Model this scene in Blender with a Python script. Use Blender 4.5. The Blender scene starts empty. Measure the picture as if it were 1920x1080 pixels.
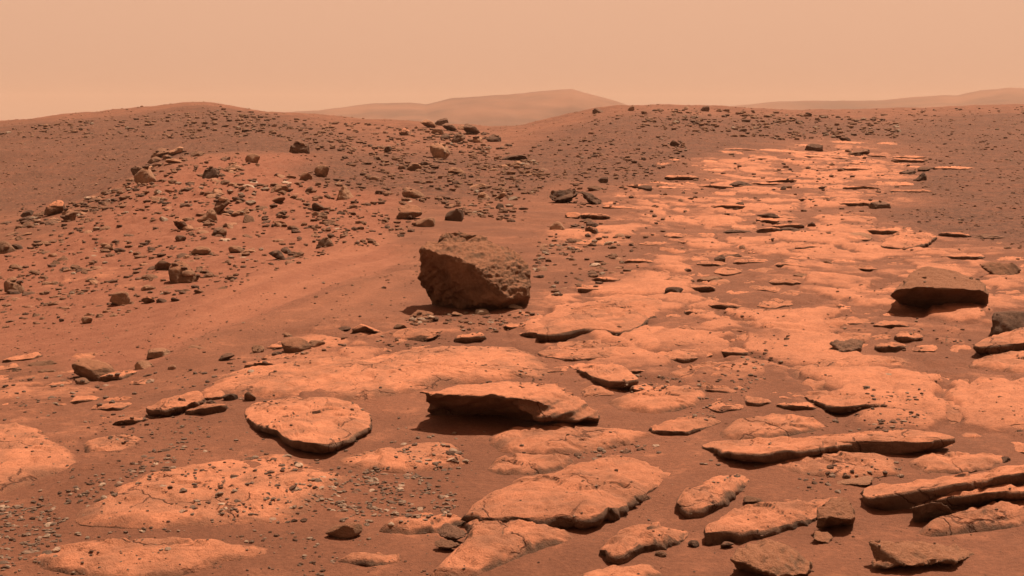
import bpy, bmesh, math, random
import numpy as np
from mathutils import Vector

random.seed(7)
RNG = np.random.default_rng(7)
scene = bpy.context.scene
COL = scene.collection

# ------------------------------------------------------------------ camera
H = 2.0                       # mast height above the flat ground level
F = 2637.0                    # focal length in pixels of the 1920 px wide photograph
PITCH = math.atan((540 - 215) / F)
cam_d = bpy.data.cameras.new("camera")
cam = bpy.data.objects.new("camera", cam_d)
COL.objects.link(cam)
cam.location = (0, 0, H)
cam.rotation_euler = (math.pi / 2 - PITCH, 0, 0)
cam_d.sensor_width = 36.0
cam_d.lens = 36.0 * F / 1920.0
cam_d.clip_start = 0.05
cam_d.clip_end = 20000
scene.camera = cam

# ------------------------------------------------------------------ light, sky, exposure
SUN_AZ = math.radians(38)     # clockwise from the viewing direction (+Y) towards +X
SUN_EL = math.radians(64)
sun_vec = Vector((math.sin(SUN_AZ) * math.cos(SUN_EL), math.cos(SUN_AZ) * math.cos(SUN_EL), math.sin(SUN_EL)))
sun_d = bpy.data.lights.new("sun", 'SUN')
sun_d.energy = 5.0
sun_d.angle = math.radians(0.5)
sun_d.color = (1.0, 0.84, 0.66)
sun = bpy.data.objects.new("sun", sun_d)
sun.rotation_euler = sun_vec.to_track_quat('Z', 'Y').to_euler()
sun.location = (20, 20, 40)
COL.objects.link(sun)

world = bpy.data.worlds.new("World")
scene.world = world
world.use_nodes = True
wn, wl = world.node_tree.nodes, world.node_tree.links
wn.clear()
sky = wn.new('ShaderNodeTexSky')
sky.sky_type = 'NISHITA'
sky.sun_disc = False
sky.sun_elevation = SUN_EL
sky.sun_rotation = SUN_AZ
sky.air_density = 1.0
sky.dust_density = 6.0
sky.ozone_density = 0.5
bw = wn.new('ShaderNodeRGBToBW')
pw = wn.new('ShaderNodeMath'); pw.operation = 'POWER'; pw.inputs[1].default_value = 0.10
tint = wn.new('ShaderNodeMix'); tint.data_type = 'RGBA'; tint.blend_type = 'MULTIPLY'
tint.inputs[0].default_value = 1.0
tint.inputs[7].default_value = (1.0, 0.570, 0.365, 1)     # dust-laden butterscotch sky
bg = wn.new('ShaderNodeBackground'); bg.inputs[1].default_value = 0.15
gain = wn.new('ShaderNodeMath'); gain.operation = 'MULTIPLY'; gain.inputs[1].default_value = 2.16
wo = wn.new('ShaderNodeOutputWorld')
wl.new(sky.outputs[0], bw.inputs[0]); wl.new(bw.outputs[0], pw.inputs[0]); wl.new(pw.outputs[0], gain.inputs[0])
wl.new(gain.outputs[0], tint.inputs[6]); wl.new(tint.outputs[2], bg.inputs[0]); wl.new(bg.outputs[0], wo.inputs[0])

vs = scene.view_settings
vs.view_transform = 'Standard'
vs.look = 'None'
vs.gamma = 1.0
vs.use_curve_mapping = False
vs.exposure = 1.1
scene.cycles.use_denoising = True
scene.cycles.max_bounces = 5
scene.cycles.diffuse_bounces = 3
scene.cycles.volume_bounces = 1
scene.render.film_transparent = False

# ------------------------------------------------------------------ noise in numpy
_perm = RNG.permutation(256)
PERM = np.concatenate([_perm, _perm, _perm]).astype(np.int32)
GR = np.array([[1,1,0],[-1,1,0],[1,-1,0],[-1,-1,0],[1,0,1],[-1,0,1],[1,0,-1],[-1,0,-1],
               [0,1,1],[0,-1,1],[0,1,-1],[0,-1,-1],[1,1,0],[0,-1,1],[-1,1,0],[0,-1,-1]], dtype=np.float64)

def perlin(x, y, z):
    x, y, z = np.broadcast_arrays(np.asarray(x, float), np.asarray(y, float), np.asarray(z, float))
    xi, yi, zi = np.floor(x).astype(np.int64), np.floor(y).astype(np.int64), np.floor(z).astype(np.int64)
    xf, yf, zf = x - xi, y - yi, z - zi
    xi &= 255; yi &= 255; zi &= 255
    u = xf*xf*xf*(xf*(xf*6-15)+10); v = yf*yf*yf*(yf*(yf*6-15)+10); w = zf*zf*zf*(zf*(zf*6-15)+10)
    def g(dx, dy, dz):
        h = PERM[PERM[PERM[xi+dx] + yi+dy] + zi+dz] & 15
        gr = GR[h]
        return gr[..., 0]*(xf-dx) + gr[..., 1]*(yf-dy) + gr[..., 2]*(zf-dz)
    x00 = g(0,0,0)*(1-u)+g(1,0,0)*u; x10 = g(0,1,0)*(1-u)+g(1,1,0)*u
    x01 = g(0,0,1)*(1-u)+g(1,0,1)*u; x11 = g(0,1,1)*(1-u)+g(1,1,1)*u
    return (x00*(1-v)+x10*v)*(1-w) + (x01*(1-v)+x11*v)*w

def fbm(x, y, z, octv=4, gain=0.5, lac=2.03):
    a, s, t = 1.0, 0.0, 0.0
    f = 1.0
    for i in range(octv):
        s = s + a*perlin(x*f + 17.3*i, y*f - 9.1*i, z*f + 4.7*i)
        t += a; a *= gain; f *= lac
    return s / t

def smoothstep(a, b, x):
    t = np.clip((x-a)/(b-a), 0, 1)
    return t*t*(3-2*t)

def cells(x, y, seed):
    """F1, F2 and a random number per cell, jittered grid."""
    xi, yi = np.floor(x).astype(np.int64), np.floor(y).astype(np.int64)
    f1 = np.full(x.shape, 9.0); f2 = np.full(x.shape, 9.0); idr = np.zeros(x.shape)
    for dx in (-1, 0, 1):
        for dy in (-1, 0, 1):
            cx, cy = xi+dx, yi+dy
            h = PERM[PERM[(cx+seed) & 255] + (cy & 255)]
            h2 = PERM[h + 31]
            px = cx + 0.1 + 0.8*h/255.0; py = cy + 0.1 + 0.8*h2/255.0
            d = np.hypot(px-x, py-y)
            new = d < f1
            f2 = np.where(new, f1, np.minimum(f2, d))
            idr = np.where(new, PERM[h2+57]/255.0, idr)
            f1 = np.where(new, d, f1)
    return f1, f2, idr

# ------------------------------------------------------------------ the lie of the land
FLATD = [3, 6, 8, 10, 14, 18, 24, 30, 36, 42, 48, 60, 75, 90, 110, 130, 160, 200, 260, 400]
def flat_py(d): return 215 + H*F/d
COLUMNS = {   # bearing (as photo column) -> sight-line height at each distance, where the land leaves the plane
 -150: {8:884,10:772,14:655,18:582,24:505,30:455,36:425,42:412,48:424,60:418,75:372,90:333,110:294,130:266,160:243,200:236,260:242,400:245},
 0:    {8:882,10:768,14:648,18:572,24:490,30:440,36:410,42:402,48:412,60:405,75:362,90:325,110:287,130:259,160:236,200:229,260:238,400:242},
 150:  {10:762,14:636,18:556,24:470,30:415,36:384,42:370,48:378,60:378,75:347,90:312,110:275,130:246,160:222,200:214,260:226,400:238},
 300:  {10:755,14:618,18:538,24:450,30:390,36:345,42:312,48:295,60:308,75:303,90:285,110:255,130:230,160:208,200:200,260:215,400:235},
 400:  {14:610,18:530,24:445,30:386,36:342,42:310,48:290,60:277,75:278,90:266,110:243,130:222,160:201,200:191,260:208,400:232},
 500:  {14:604,18:522,24:439,30:383,36:343,42:315,48:297,60:279,75:267,90:255,110:240,130:227,160:213,200:209,260:222,400:235},
 650:  {18:512,24:433,30:383,36:348,42:323,48:305,60:283,75:266,90:254,110:241,130:232,160:225,200:223,260:234,400:240},
 800:  {24:430,30:383,36:351,42:328,48:310,60:287,75:265,90:249,110:239,130:235,160:234,200:238,260:245,400:252},
 940:  {24:431,30:385,36:355,42:333,48:316,60:293,75:271,90:256,110:247,130:244,160:247,200:253,260:262,400:270},
 1050: {30:386,36:355,42:333,48:315,60:289,75:265,90:247,110:234,130:226,160:223,200:228,260:242,400:250},
 1150: {24:433,30:387,36:355,42:331,48:311,60:282,75:254,90:232,110:212,130:201,160:197,200:205,260:220,400:240},
 1300: {48:315,60:284,75:257,90:236,110:218,130:208,160:203,200:208,260:220,400:235},
 1500: {60:291,75:265,90:245,110:228,130:218,160:211,200:209,260:220,400:235},
 1700: {60:297,75:273,90:254,110:236,130:225,160:214,200:207,260:204,400:225},
 1920: {60:299,75:277,90:258,110:240,130:228,160:215,200:203,260:197,400:215},
 2100: {60:300,75:278,90:258,110:240,130:228,160:214,200:201,260:194,400:212},
}
NA, ND = 260, 300
A0, A1 = -0.46, 0.46
L0, L1 = math.log(3.0), math.log(400.0)
_lg = np.linspace(L0, L1, ND)
_cols = sorted(COLUMNS)
_tab = []
for c in _cols:
    pys = [COLUMNS[c].get(d, flat_py(d)) for d in FLATD]
    # height above/below the eye line divided by distance
    slope = [-(p-215)/F for p in pys]
    _tab.append(np.interp(_lg, np.log(FLATD), slope))
_tab = np.array(_tab)
_caz = np.array([math.atan((c-960)/F) for c in _cols])
_ag = np.linspace(A0, A1, NA)
BASE = np.empty((NA, ND))
for j in range(ND):
    BASE[:, j] = np.interp(_ag, _caz, _tab[:, j])
def _blur(a, k, axis):
    ker = np.exp(-0.5*(np.arange(-3*k, 3*k+1)/k)**2); ker /= ker.sum()
    pad = [(0, 0), (0, 0)]; pad[axis] = (3*k, 3*k)
    b = np.pad(a, pad, mode='edge')
    return np.apply_along_axis(lambda v: np.convolve(v, ker, 'valid'), axis, b)
FLAT_S = -H/np.exp(_lg)
BASE = FLAT_S[None, :] + _blur(_blur(BASE - FLAT_S[None, :], 4, 0), 4, 1)

def base_z(x, y):
    d = np.maximum(np.hypot(x, y), 1e-3)
    az = np.arctan2(x, y)
    fa = np.clip((az-A0)/(A1-A0)*(NA-1), 0, NA-1.001)
    fd = np.clip((np.log(d)-L0)/(L1-L0)*(ND-1), 0, ND-1.001)
    i, j = fa.astype(int), fd.astype(int)
    u, v = fa-i, fd-j
    s = (BASE[i, j]*(1-u)+BASE[i+1, j]*u)*(1-v) + (BASE[i, j+1]*(1-u)+BASE[i+1, j+1]*u)*v
    z = H + d*s
    z = np.where(d < 3.0, 0.0, z)
    zfar = -22.0
    t = smoothstep(400, 900, d)
    zz = H + 400*s
    return np.where(d > 400, zz*(1-t)+zfar*t, z)

def ground_mid(x, y):
    """base terrain plus undulation: what things stand on"""
    d = np.hypot(x, y)
    a = smoothstep(4, 40, d)
    z = base_z(x, y)
    z = z + fbm(x*0.45, y*0.45, 3.1, 3)*(0.05+0.10*a)
    z = z + fbm(x*0.07, y*0.07, 8.1, 2)*(0.9*smoothstep(30, 120, d))
    return z

# pixel of the photograph -> ray -> point on the land
CT, ST = math.cos(PITCH), math.sin(PITCH)
def ray(px, py):
    a, b = (px-960)/F, (540-py)/F
    return np.array([a, CT + ST*b, -ST + CT*b])
_dl = np.exp(np.linspace(math.log(3.5), math.log(420), 700))
def hit(px, py, up=0.0):
    r = ray(px, py); hd = math.hypot(r[0], r[1])
    x, y, z = r[0]/hd*_dl, r[1]/hd*_dl, H + r[2]/hd*_dl
    g = ground_mid(x, y) + up
    below = np.nonzero(z <= g)[0]
    if len(below) == 0:
        k = int(np.argmin(z-g)); t = _dl[k]
    else:
        k = below[0]
        if k == 0: t = _dl[0]
        else:
            a, b = z[k-1]-g[k-1], z[k]-g[k]
            w = a/(a-b); t = _dl[k-1]*(1-w) + _dl[k]*w
    return np.array([r[0]/hd*t, r[1]/hd*t, H + r[2]/hd*t])
def depth_of(p): return p[1]*CT - (p[2]-H)*ST
def to_pixel(x, y, z):
    dp = y*CT - (z-H)*ST
    up = y*ST + (z-H)*CT
    return 960 + F*x/dp, 540 - F*up/dp

def inside(poly, x, y):
    r = np.zeros(np.shape(x), bool)
    n = len(poly)
    for i in range(n):
        x1, y1 = poly[i]; x2, y2 = poly[(i+1) % n]
        c = ((y1 > y) != (y2 > y)) & (x < (x2-x1)*(y-y1)/((y2-y1) if y2 != y1 else 1e-9) + x1)
        r ^= c
    return r

def zone(poly_px):
    """a patch outlined on the photo, carried to the land: polygon in (bearing, log distance)"""
    out = []
    n = len(poly_px)
    for i in range(n):
        (x1, y1), (x2, y2) = poly_px[i], poly_px[(i+1) % n]
        m = max(1, int(math.hypot(x2-x1, y2-y1)//60))
        for k in range(m):
            p = hit(x1+(x2-x1)*k/m, y1+(y2-y1)*k/m)
            out.append((math.atan2(p[0], p[1]), math.log(math.hypot(p[0], p[1]))))
    return out
def in_zone(z, x, y):
    return inside(z, np.arctan2(x, y), np.log(np.hypot(x, y)))

BEDROCK = [zone(p) for p in (
 [(300,765),(400,700),(560,672),(860,636),(985,610),(1080,550),(1190,495),(1090,450),(1130,390),(1240,345),(1290,300),(1450,268),(1690,262),(1740,330),(1650,368),(1640,425),(1790,448),(1990,480),(1990,845),(1850,830),(1600,800),(1450,765),(1280,770),(1130,742),(1010,690),(800,722),(640,748),(520,762)],
 [(-80,790),(110,790),(180,860),(90,900),(-80,945)],
 [(-60,660),(120,690),(330,740),(280,790),(60,780),(-60,770)],
 [(120,480),(330,470),(360,520),(200,560),(60,560)],
)]
RUSTY = [zone(p) for p in (
 [(330,300),(520,280),(700,340),(800,440),(760,520),(560,600),(330,680),(150,690),(-60,640),(-60,480),(120,420),(260,350)],
)]
GRAVEL = [zone(p) for p in (
 [(-200,425),(150,385),(300,300),(430,282),(640,300),(640,240),(500,215),(400,198),(200,220),(-200,240)],
 [(1740,215),(2100,205),(2100,480),(1800,445),(1690,420),(1700,350),(1740,300)],
 [(960,345),(1010,258),(1150,215),(1500,220),(1700,225),(1700,262),(1420,268),(1240,315),(1100,370)],
 [(560,300),(760,280),(960,300),(980,350),(820,400),(640,360)],
)]

STREAK = zone([(250,690),(330,600),(450,540),(600,480),(790,415),(800,540),(700,600),(560,640),(400,670)])
_a, _b = hit(360,640), hit(780,480)
_n = math.hypot(_b[0]-_a[0], _b[1]-_a[1]); STREAK_DIR = ((_b[0]-_a[0])/_n, (_b[1]-_a[1])/_n)

# ------------------------------------------------------------------ materials
def new_mat(name):
    m = bpy.data.materials.new(name); m.use_nodes = True
    n, l = m.node_tree.nodes, m.node_tree.links
    b = n['Principled BSDF']; b.inputs['Roughness'].default_value = 0.95
    b.inputs['Specular IOR Level'].default_value = 0.15
    return m, n, l, b
def N_noise(n, l, vec, scale, detail=4, rough=0.6, dist=0.0):
    t = n.new('ShaderNodeTexNoise'); t.inputs['Scale'].default_value = scale
    t.inputs['Detail'].default_value = detail; t.inputs['Roughness'].default_value = rough
    t.inputs['Distortion'].default_value = dist
    l.new(vec, t.inputs['Vector']); return t.outputs[0]
def N_map(n, l, v, a, b, c=0.0, d=1.0):
    t = n.new('ShaderNodeMapRange'); t.interpolation_type = 'SMOOTHSTEP'
    for i, q in enumerate((a, b, c, d)): t.inputs[1+i].default_value = q
    l.new(v, t.inputs[0]); return t.outputs[0]
def N_mix(n, l, f, a, b, mode='MIX'):
    t = n.new('ShaderNodeMix'); t.data_type = 'RGBA'; t.blend_type = mode
    for s, q in ((0, f), (6, a), (7, b)):
        if isinstance(q, (int, float)): t.inputs[s].default_value = q
        elif isinstance(q, tuple): t.inputs[s].default_value = (*q, 1)
        else: l.new(q, t.inputs[s])
    return t.outputs[2]
def N_math(n, l, op, a, b=None):
    t = n.new('ShaderNodeMath'); t.operation = op
    for s, q in ((0, a), (1, b)):
        if q is None: continue
        if isinstance(q, (int, float)): t.inputs[s].default_value = q
        else: l.new(q, t.inputs[s])
    return t.outputs[0]
def N_attr(n, name):
    t = n.new('ShaderNodeAttribute'); t.attribute_name = name; return t.outputs['Fac']

SAND = (0.110, 0.0405, 0.0212)
DUST = (0.405, 0.151, 0.078)
RUST = (0.130, 0.043, 0.0225)
BROWN = (0.072, 0.0280, 0.0150)
ROCK = (0.155, 0.094, 0.060)

def mat_ground():
    m, n, l, b = new_mat("martian_ground")
    geo = n.new('ShaderNodeNewGeometry'); P = geo.outputs['Position']
    big = N_noise(n, l, P, 0.7, 6, 0.65); mid = N_noise(n, l, P, 4.0, 7, 0.68); fine = N_noise(n, l, P, 34.0, 5, 0.75)
    grain = N_noise(n, l, P, 140.0, 3, 0.7); spk = N_noise(n, l, P, 8.0, 5, 0.8)
    bed = N_attr(n, "bedrock"); grav = N_attr(n, "gravel"); rust = N_attr(n, "rust")
    def ragged(a, lo=0.25, hi=0.75, amt=0.9):
        return N_map(n, l, N_math(n, l, 'ADD', a, N_math(n, l, 'MULTIPLY', N_math(n, l, 'SUBTRACT', mid, 0.5), amt)), lo, hi)
    sand = N_mix(n, l, N_map(n, l, big, 0.3, 0.7), tuple(c*0.88 for c in SAND), tuple(c*1.22 for c in SAND))
    film = N_math(n, l, 'MULTIPLY', N_map(n, l, mid, 0.5, 0.72), N_map(n, l, big, 0.42, 0.6))
    sand = N_mix(n, l, N_math(n, l, 'MULTIPLY', film, 0.3), sand, DUST)
    rustc = N_mix(n, l, N_map(n, l, mid, 0.35, 0.65), RUST, (0.160, 0.057, 0.031))
    c = N_mix(n, l, ragged(rust, 0.2, 0.8), sand, rustc)
    c = N_mix(n, l, N_math(n, l, 'MULTIPLY', N_attr(n, "streak"), 0.95), c, (0.215, 0.080, 0.043))
    gravc = N_mix(n, l, N_map(n, l, spk, 0.36, 0.64), tuple(q*0.55 for q in BROWN), tuple(q*1.5 for q in BROWN))
    gravc = N_mix(n, l, N_map(n, l, big, 0.42, 0.68, 0, 0.35), gravc, rustc)
    c = N_mix(n, l, ragged(grav, 0.15, 0.85), c, gravc)
    dust = N_mix(n, l, N_map(n, l, mid, 0.3, 0.7), tuple(q*0.84 for q in DUST), tuple(q*0.58 for q in DUST))
    c = N_mix(n, l, N_math(n, l, 'MULTIPLY', ragged(bed, 0.32, 0.85, 1.3), 0.92), c, dust)
    v = N_map(n, l, fine, 0.25, 0.75, 0.78, 1.2)
    vv = n.new('ShaderNodeCombineColor')
    for i in range(3): l.new(v, vv.inputs[i])
    c = N_mix(n, l, 1.0, c, vv.outputs[0], 'MULTIPLY')
    c = N_mix(n, l, N_map(n, l, grain, 0.60, 0.74, 0, 0.5), c, (0.05, 0.027, 0.019))
    l.new(c, b.inputs['Base Color'])
    bump = n.new('ShaderNodeBump'); bump.inputs['Strength'].default_value = 0.8; bump.inputs['Distance'].default_value = 0.02
    hsum = N_math(n, l, 'ADD', fine, N_math(n, l, 'MULTIPLY', grain, 0.35))
    hsum = N_math(n, l, 'ADD', hsum, N_math(n, l, 'MULTIPLY', spk, 0.8))
    l.new(hsum, bump.inputs['Height']); l.new(bump.outputs[0], b.inputs['Normal'])
    return m

def mat_rock(name, rock, dust, lo, hi, amount=1.0, bump_d=0.02, pits=0.5, vary=0.25, scale=1.0, mottle=0.0):
    """bare stone; wind-laid dust lies where the face looks up, drifted sand along buried margins"""
    m, n, l, b = new_mat(name)
    geo = n.new('ShaderNodeNewGeometry'); P = geo.outputs['Position']
    info = n.new('ShaderNodeObjectInfo')
    sep = n.new('ShaderNodeSeparateXYZ'); l.new(geo.outputs['Normal'], sep.inputs[0])
    mid = N_noise(n, l, P, 5.0*scale, 7, 0.66); fine = N_noise(n, l, P, 30.0*scale, 6, 0.75); grain = N_noise(n, l, P, 120.0*scale, 3, 0.75)
    big = N_noise(n, l, P, 1.6, 4, 0.6)
    rk = N_mix(n, l, N_map(n, l, mid, 0.3, 0.7), tuple(q*0.66 for q in rock), tuple(q*1.28 for q in rock))
    up = N_math(n, l, 'ADD', sep.outputs['Z'], N_math(n, l, 'MULTIPLY', N_math(n, l, 'SUBTRACT', fine, 0.5), 0.6))
    up = N_math(n, l, 'ADD', up, N_math(n, l, 'MULTIPLY', N_math(n, l, 'SUBTRACT', mid, 0.5), 0.6))
    f = N_math(n, l, 'MULTIPLY', N_map(n, l, up, lo, hi), amount)
    if mottle: f = N_math(n, l, 'MULTIPLY', f, N_map(n, l, N_math(n, l, 'ADD', N_math(n, l, 'MULTIPLY', big, 0.7), N_math(n, l, 'MULTIPLY', mid, 0.5)), 0.50, 0.68, 1.0, 0.68))
    ds = N_mix(n, l, N_map(n, l, mid, 0.3, 0.7), tuple(q*1.04 for q in dust), tuple(q*0.82 for q in dust))
    if mottle:
        t = N_map(n, l, N_math(n, l, 'ADD', N_math(n, l, 'MULTIPLY', mid, 0.6), N_math(n, l, 'MULTIPLY', big, 0.5)), 0.57, 0.72, 0, mottle)
        ds = N_mix(n, l, t, ds, tuple(q*1.25 for q in SAND))
        vo = n.new('ShaderNodeTexVoronoi'); vo.feature = 'DISTANCE_TO_EDGE'; vo.inputs['Scale'].default_value = 1.9
        wv = n.new('ShaderNodeVectorMath'); wv.operation = 'ADD'
        wn_ = n.new('ShaderNodeTexNoise'); wn_.inputs['Scale'].default_value = 4.0; wn_.inputs['Detail'].default_value = 5
        l.new(P, wn_.inputs['Vector'])
        ws = n.new('ShaderNodeVectorMath'); ws.operation = 'SCALE'; ws.inputs['Scale'].default_value = 0.35
        l.new(wn_.outputs['Color'], ws.inputs[0]); l.new(P, wv.inputs[0]); l.new(ws.outputs[0], wv.inputs[1]); l.new(wv.outputs[0], vo.inputs['Vector'])
        crack = N_math(n, l, 'MULTIPLY', N_map(n, l, vo.outputs['Distance'], 0.0, 0.022, 1, 0), N_map(n, l, big, 0.44, 0.56))
        sd = N_attr(n, "drift")
        sd = N_map(n, l, N_math(n, l, 'ADD', sd, N_math(n, l, 'MULTIPLY', N_math(n, l, 'SUBTRACT', mid, 0.5), 1.3)), 0.45, 1.15, 0, 0.8)
        ds = N_mix(n, l, sd, ds, tuple(q*1.1 for q in SAND))
    c = N_mix(n, l, f, rk, ds)
    if mottle: c = N_mix(n, l, N_math(n, l, 'MULTIPLY', crack, 0.75), c, tuple(q*0.5 for q in SAND))
    c = N_mix(n, l, N_map(n, l, fine, 0.58, 0.70, 0, pits), c, tuple(q*0.42 for q in rock))
    c = N_mix(n, l, N_map(n, l, grain, 0.58, 0.72, 0, pits), c, tuple(q*0.45 for q in rock))
    v = N_math(n, l, 'MULTIPLY', N_map(n, l, info.outputs['Random'], 0, 1, 1-vary, 1+vary), N_map(n, l, fine, 0.25, 0.75, 0.84, 1.16))
    vv = n.new('ShaderNodeCombineColor')
    for i in range(3): l.new(v, vv.inputs[i])
    c = N_mix(n, l, 1.0, c, vv.outputs[0], 'MULTIPLY')
    l.new(c, b.inputs['Base Color'])
    bump = n.new('ShaderNodeBump'); bump.inputs['Strength'].default_value = 0.9; bump.inputs['Distance'].default_value = bump_d
    hs = N_math(n, l, 'ADD', fine, N_math(n, l, 'MULTIPLY', grain, 0.4))
    hs = N_math(n, l, 'ADD', hs, N_math(n, l, 'MULTIPLY', mid, 1.2))
    if mottle: hs = N_math(n, l, 'SUBTRACT', hs, N_math(n, l, 'MULTIPLY', crack, 0.8))
    l.new(hs, bump.inputs['Height']); l.new(bump.outputs[0], b.inputs['Normal'])
    return m

M_GROUND = mat_ground()
M_SLAB = mat_rock("dusty_slab_stone", (0.120, 0.064, 0.040), DUST, 0.45, 0.95, 0.98, 0.026, 0.36, 0.08, mottle=0.5)
M_BOULDER = mat_rock("boulder_stone", (0.160, 0.084, 0.049), (0.245, 0.099, 0.052), 0.45, 1.0, 0.8, 0.03, 0.5, 0.08)
M_ROCK = mat_rock("brown_rock_stone", (0.205, 0.114, 0.070), (0.200, 0.086, 0.047), 0.45, 1.0, 0.75, 0.03, 0.35, 0.32)
M_DARK = mat_rock("dark_rock_stone", (0.098, 0.055, 0.036), (0.150, 0.066, 0.038), 0.55, 1.1, 0.65, 0.03, 0.4, 0.25)
M_PALE = mat_rock("pale_pebble_stone", (0.235, 0.165, 0.118), (0.22, 0.115, 0.072), 0.6, 1.1, 0.5, 0.006, 0.3, 0.25, 3.0)
M_GREY = mat_rock("grey_pebble_stone", (0.130, 0.086, 0.062), (0.160, 0.078, 0.047), 0.6, 1.1, 0.5, 0.006, 0.3, 0.35, 3.0)

# ------------------------------------------------------------------ mesh helpers
def mesh_np(name, verts, faces, smooth=True):
    """faces: (n,3) or (n,4) array"""
    me = bpy.data.meshes.new(name)
    verts = np.ascontiguousarray(verts, dtype=np.float32); faces = np.ascontiguousarray(faces, dtype=np.int32)
    k = faces.shape[1]
    me.vertices.add(len(verts)); me.vertices.foreach_set("co", verts.ravel())
    me.loops.add(faces.size); me.loops.foreach_set("vertex_index", faces.ravel())
    me.polygons.add(len(faces)); me.polygons.foreach_set("loop_start", np.arange(0, faces.size, k, dtype=np.int32))
    me.polygons.foreach_set("use_smooth", np.full(len(faces), smooth, dtype=bool))
    me.update(calc_edges=True); me.validate()
    return me
def link(name, me, mat=None, loc=(0, 0, 0), parent=None):
    o = bpy.data.objects.new(name, me); COL.objects.link(o); o.location = loc
    if mat is not None and not me.materials: me.materials.append(mat)
    if parent: o.parent = parent
    return o
def tag(o, label, cat, group=None, kind=None):
    if cat and not kind: kind = 'thing'
    if label: o['label'] = label
    if cat: o['category'] = cat
    if group: o['group'] = group
    if kind: o['kind'] = kind
    return o

# ------------------------------------------------------------------ ground
def build_ground():
    dense = np.linspace(-0.42, 0.42, 690)
    coarse = np.linspace(0.42, 2*math.pi-0.42, 90)[1:-1]
    az = np.concatenate([dense, coarse]); na = len(az)
    r1 = np.exp(np.linspace(math.log(1.2), math.log(5.0), 24))[:-1]
    r2 = np.exp(np.linspace(math.log(5.0), math.log(300.0), 650))
    r3 = np.exp(np.linspace(math.log(300.0), math.log(3900.0), 40))[1:]
    rr = np.concatenate([[0.05], r1, r2, r3]); nr = len(rr)
    A, R = np.meshgrid(az, rr, indexing='ij')
    x, y = (np.sin(A)*R).ravel(), (np.cos(A)*R).ravel()
    d = R.ravel()
    z = ground_mid(x, y)
    # masks carried by the land itself
    wx = x + d*0.16*fbm(x*0.4, y*0.25, 1.7, 4, .6); wy = y + d*0.45*fbm(x*0.4, y*0.25, 6.7, 4, .6)
    near = d < 330
    def mask(zs):
        m = np.zeros(len(x))
        for zn in zs: m[near] = np.maximum(m[near], in_zone(zn, wx[near], wy[near]))
        mm = m.reshape(na, nr)
        mm = _blur(_blur(mm, 11, 0), 11, 1)
        return mm.ravel()
    bed, grav, rust = mask(BEDROCK), mask(GRAVEL), mask(RUSTY)
    grav = np.where(d > 300, 1.0, grav)
    fade = 1 - smoothstep(60, 140, d)
    # bedrock pavement steps
    sc = 0.9
    u = x*sc + 0.35*fbm(x*1.3, y*1.3, 2.2, 3); v = y*sc*0.62 + 0.35*fbm(x*1.3, y*1.3, 12.2, 3)
    f1, f2, rid = cells(u, v, 11)
    plate = smoothstep(0.03, 0.16, f2-f1)*(0.25+rid)*smoothstep(0.30, 0.42, rid)
    f1b, f2b, ridb = cells(u*2.3+5.1, v*2.3+1.7, 29)
    plate2 = smoothstep(0.05, 0.2, f2b-f1b)*smoothstep(0.4, 0.5, ridb)
    z += bed*fade*(0.045*plate + 0.02*plate2)*smoothstep(5, 12, d)**0.5
    bedc = bed*np.clip(0.02 + 0.12*smoothstep(13, 22, d) + 0.62*plate + 0.35*plate2 + 0.9*fbm(x*0.8, y*0.45, 5.5, 4, .6), 0, 1)
    # sand: soft wind ripples; gravel slopes: lumps
    rip = fbm(x*1.6+y*0.8, y*0.35-x*0.2, 4.0, 3)
    z += (1-bed)*(1-grav)*0.02*rip
    stk = mask([STREAK])
    ux, uy = STREAK_DIR
    al, cr = x*ux+y*uy, -x*uy+y*ux
    band = fbm(cr*1.0, al*0.07, 2.5, 3, .55)
    z += stk*(0.32*band + 0.03*fbm(cr*4, al*0.3, 7.5, 2))
    strk = stk*np.clip(0.55 + 1.6*fbm(cr*1.3+.4, al*0.06, 22.5, 3, .6), 0, 1)
    lum = fbm(x*2.2, y*2.2, 9.0, 4, 0.6)
    z += (grav*0.17*smoothstep(20, 80, d) + rust*0.20*smoothstep(14, 36, d))*lum
    z += (1-bed)*0.05*smoothstep(14, 40, d)*fbm(x*1.1, y*1.1, 19.0, 3, .6)
    z += fbm(x*6, y*6, 2.0, 3, 0.6)*(0.008 + 0.018*bed + 0.02*grav)
    V = np.stack([x, y, z], 1)
    ii = np.arange(na); jj = np.arange(nr-1)
    I, J = np.meshgrid(ii, jj, indexing='ij')
    I2 = (I+1) % na
    faces = np.stack([I*nr+J, I2*nr+J, I2*nr+J+1, I*nr+J+1], -1).reshape(-1, 4)
    me = mesh_np("ground", V, faces)
    for nm, a in (("bedrock", bedc), ("gravel", grav), ("rust", rust), ("streak", strk)):
        at = me.attributes.new(nm, 'FLOAT', 'POINT'); at.data.foreach_set("value", a.astype(np.float32))
    o = link("ground", me, M_GROUND); tag(o, "rust red sand and dusty bedrock ground rolling to the ridge", None, None, "structure")
    return o
build_ground()

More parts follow.
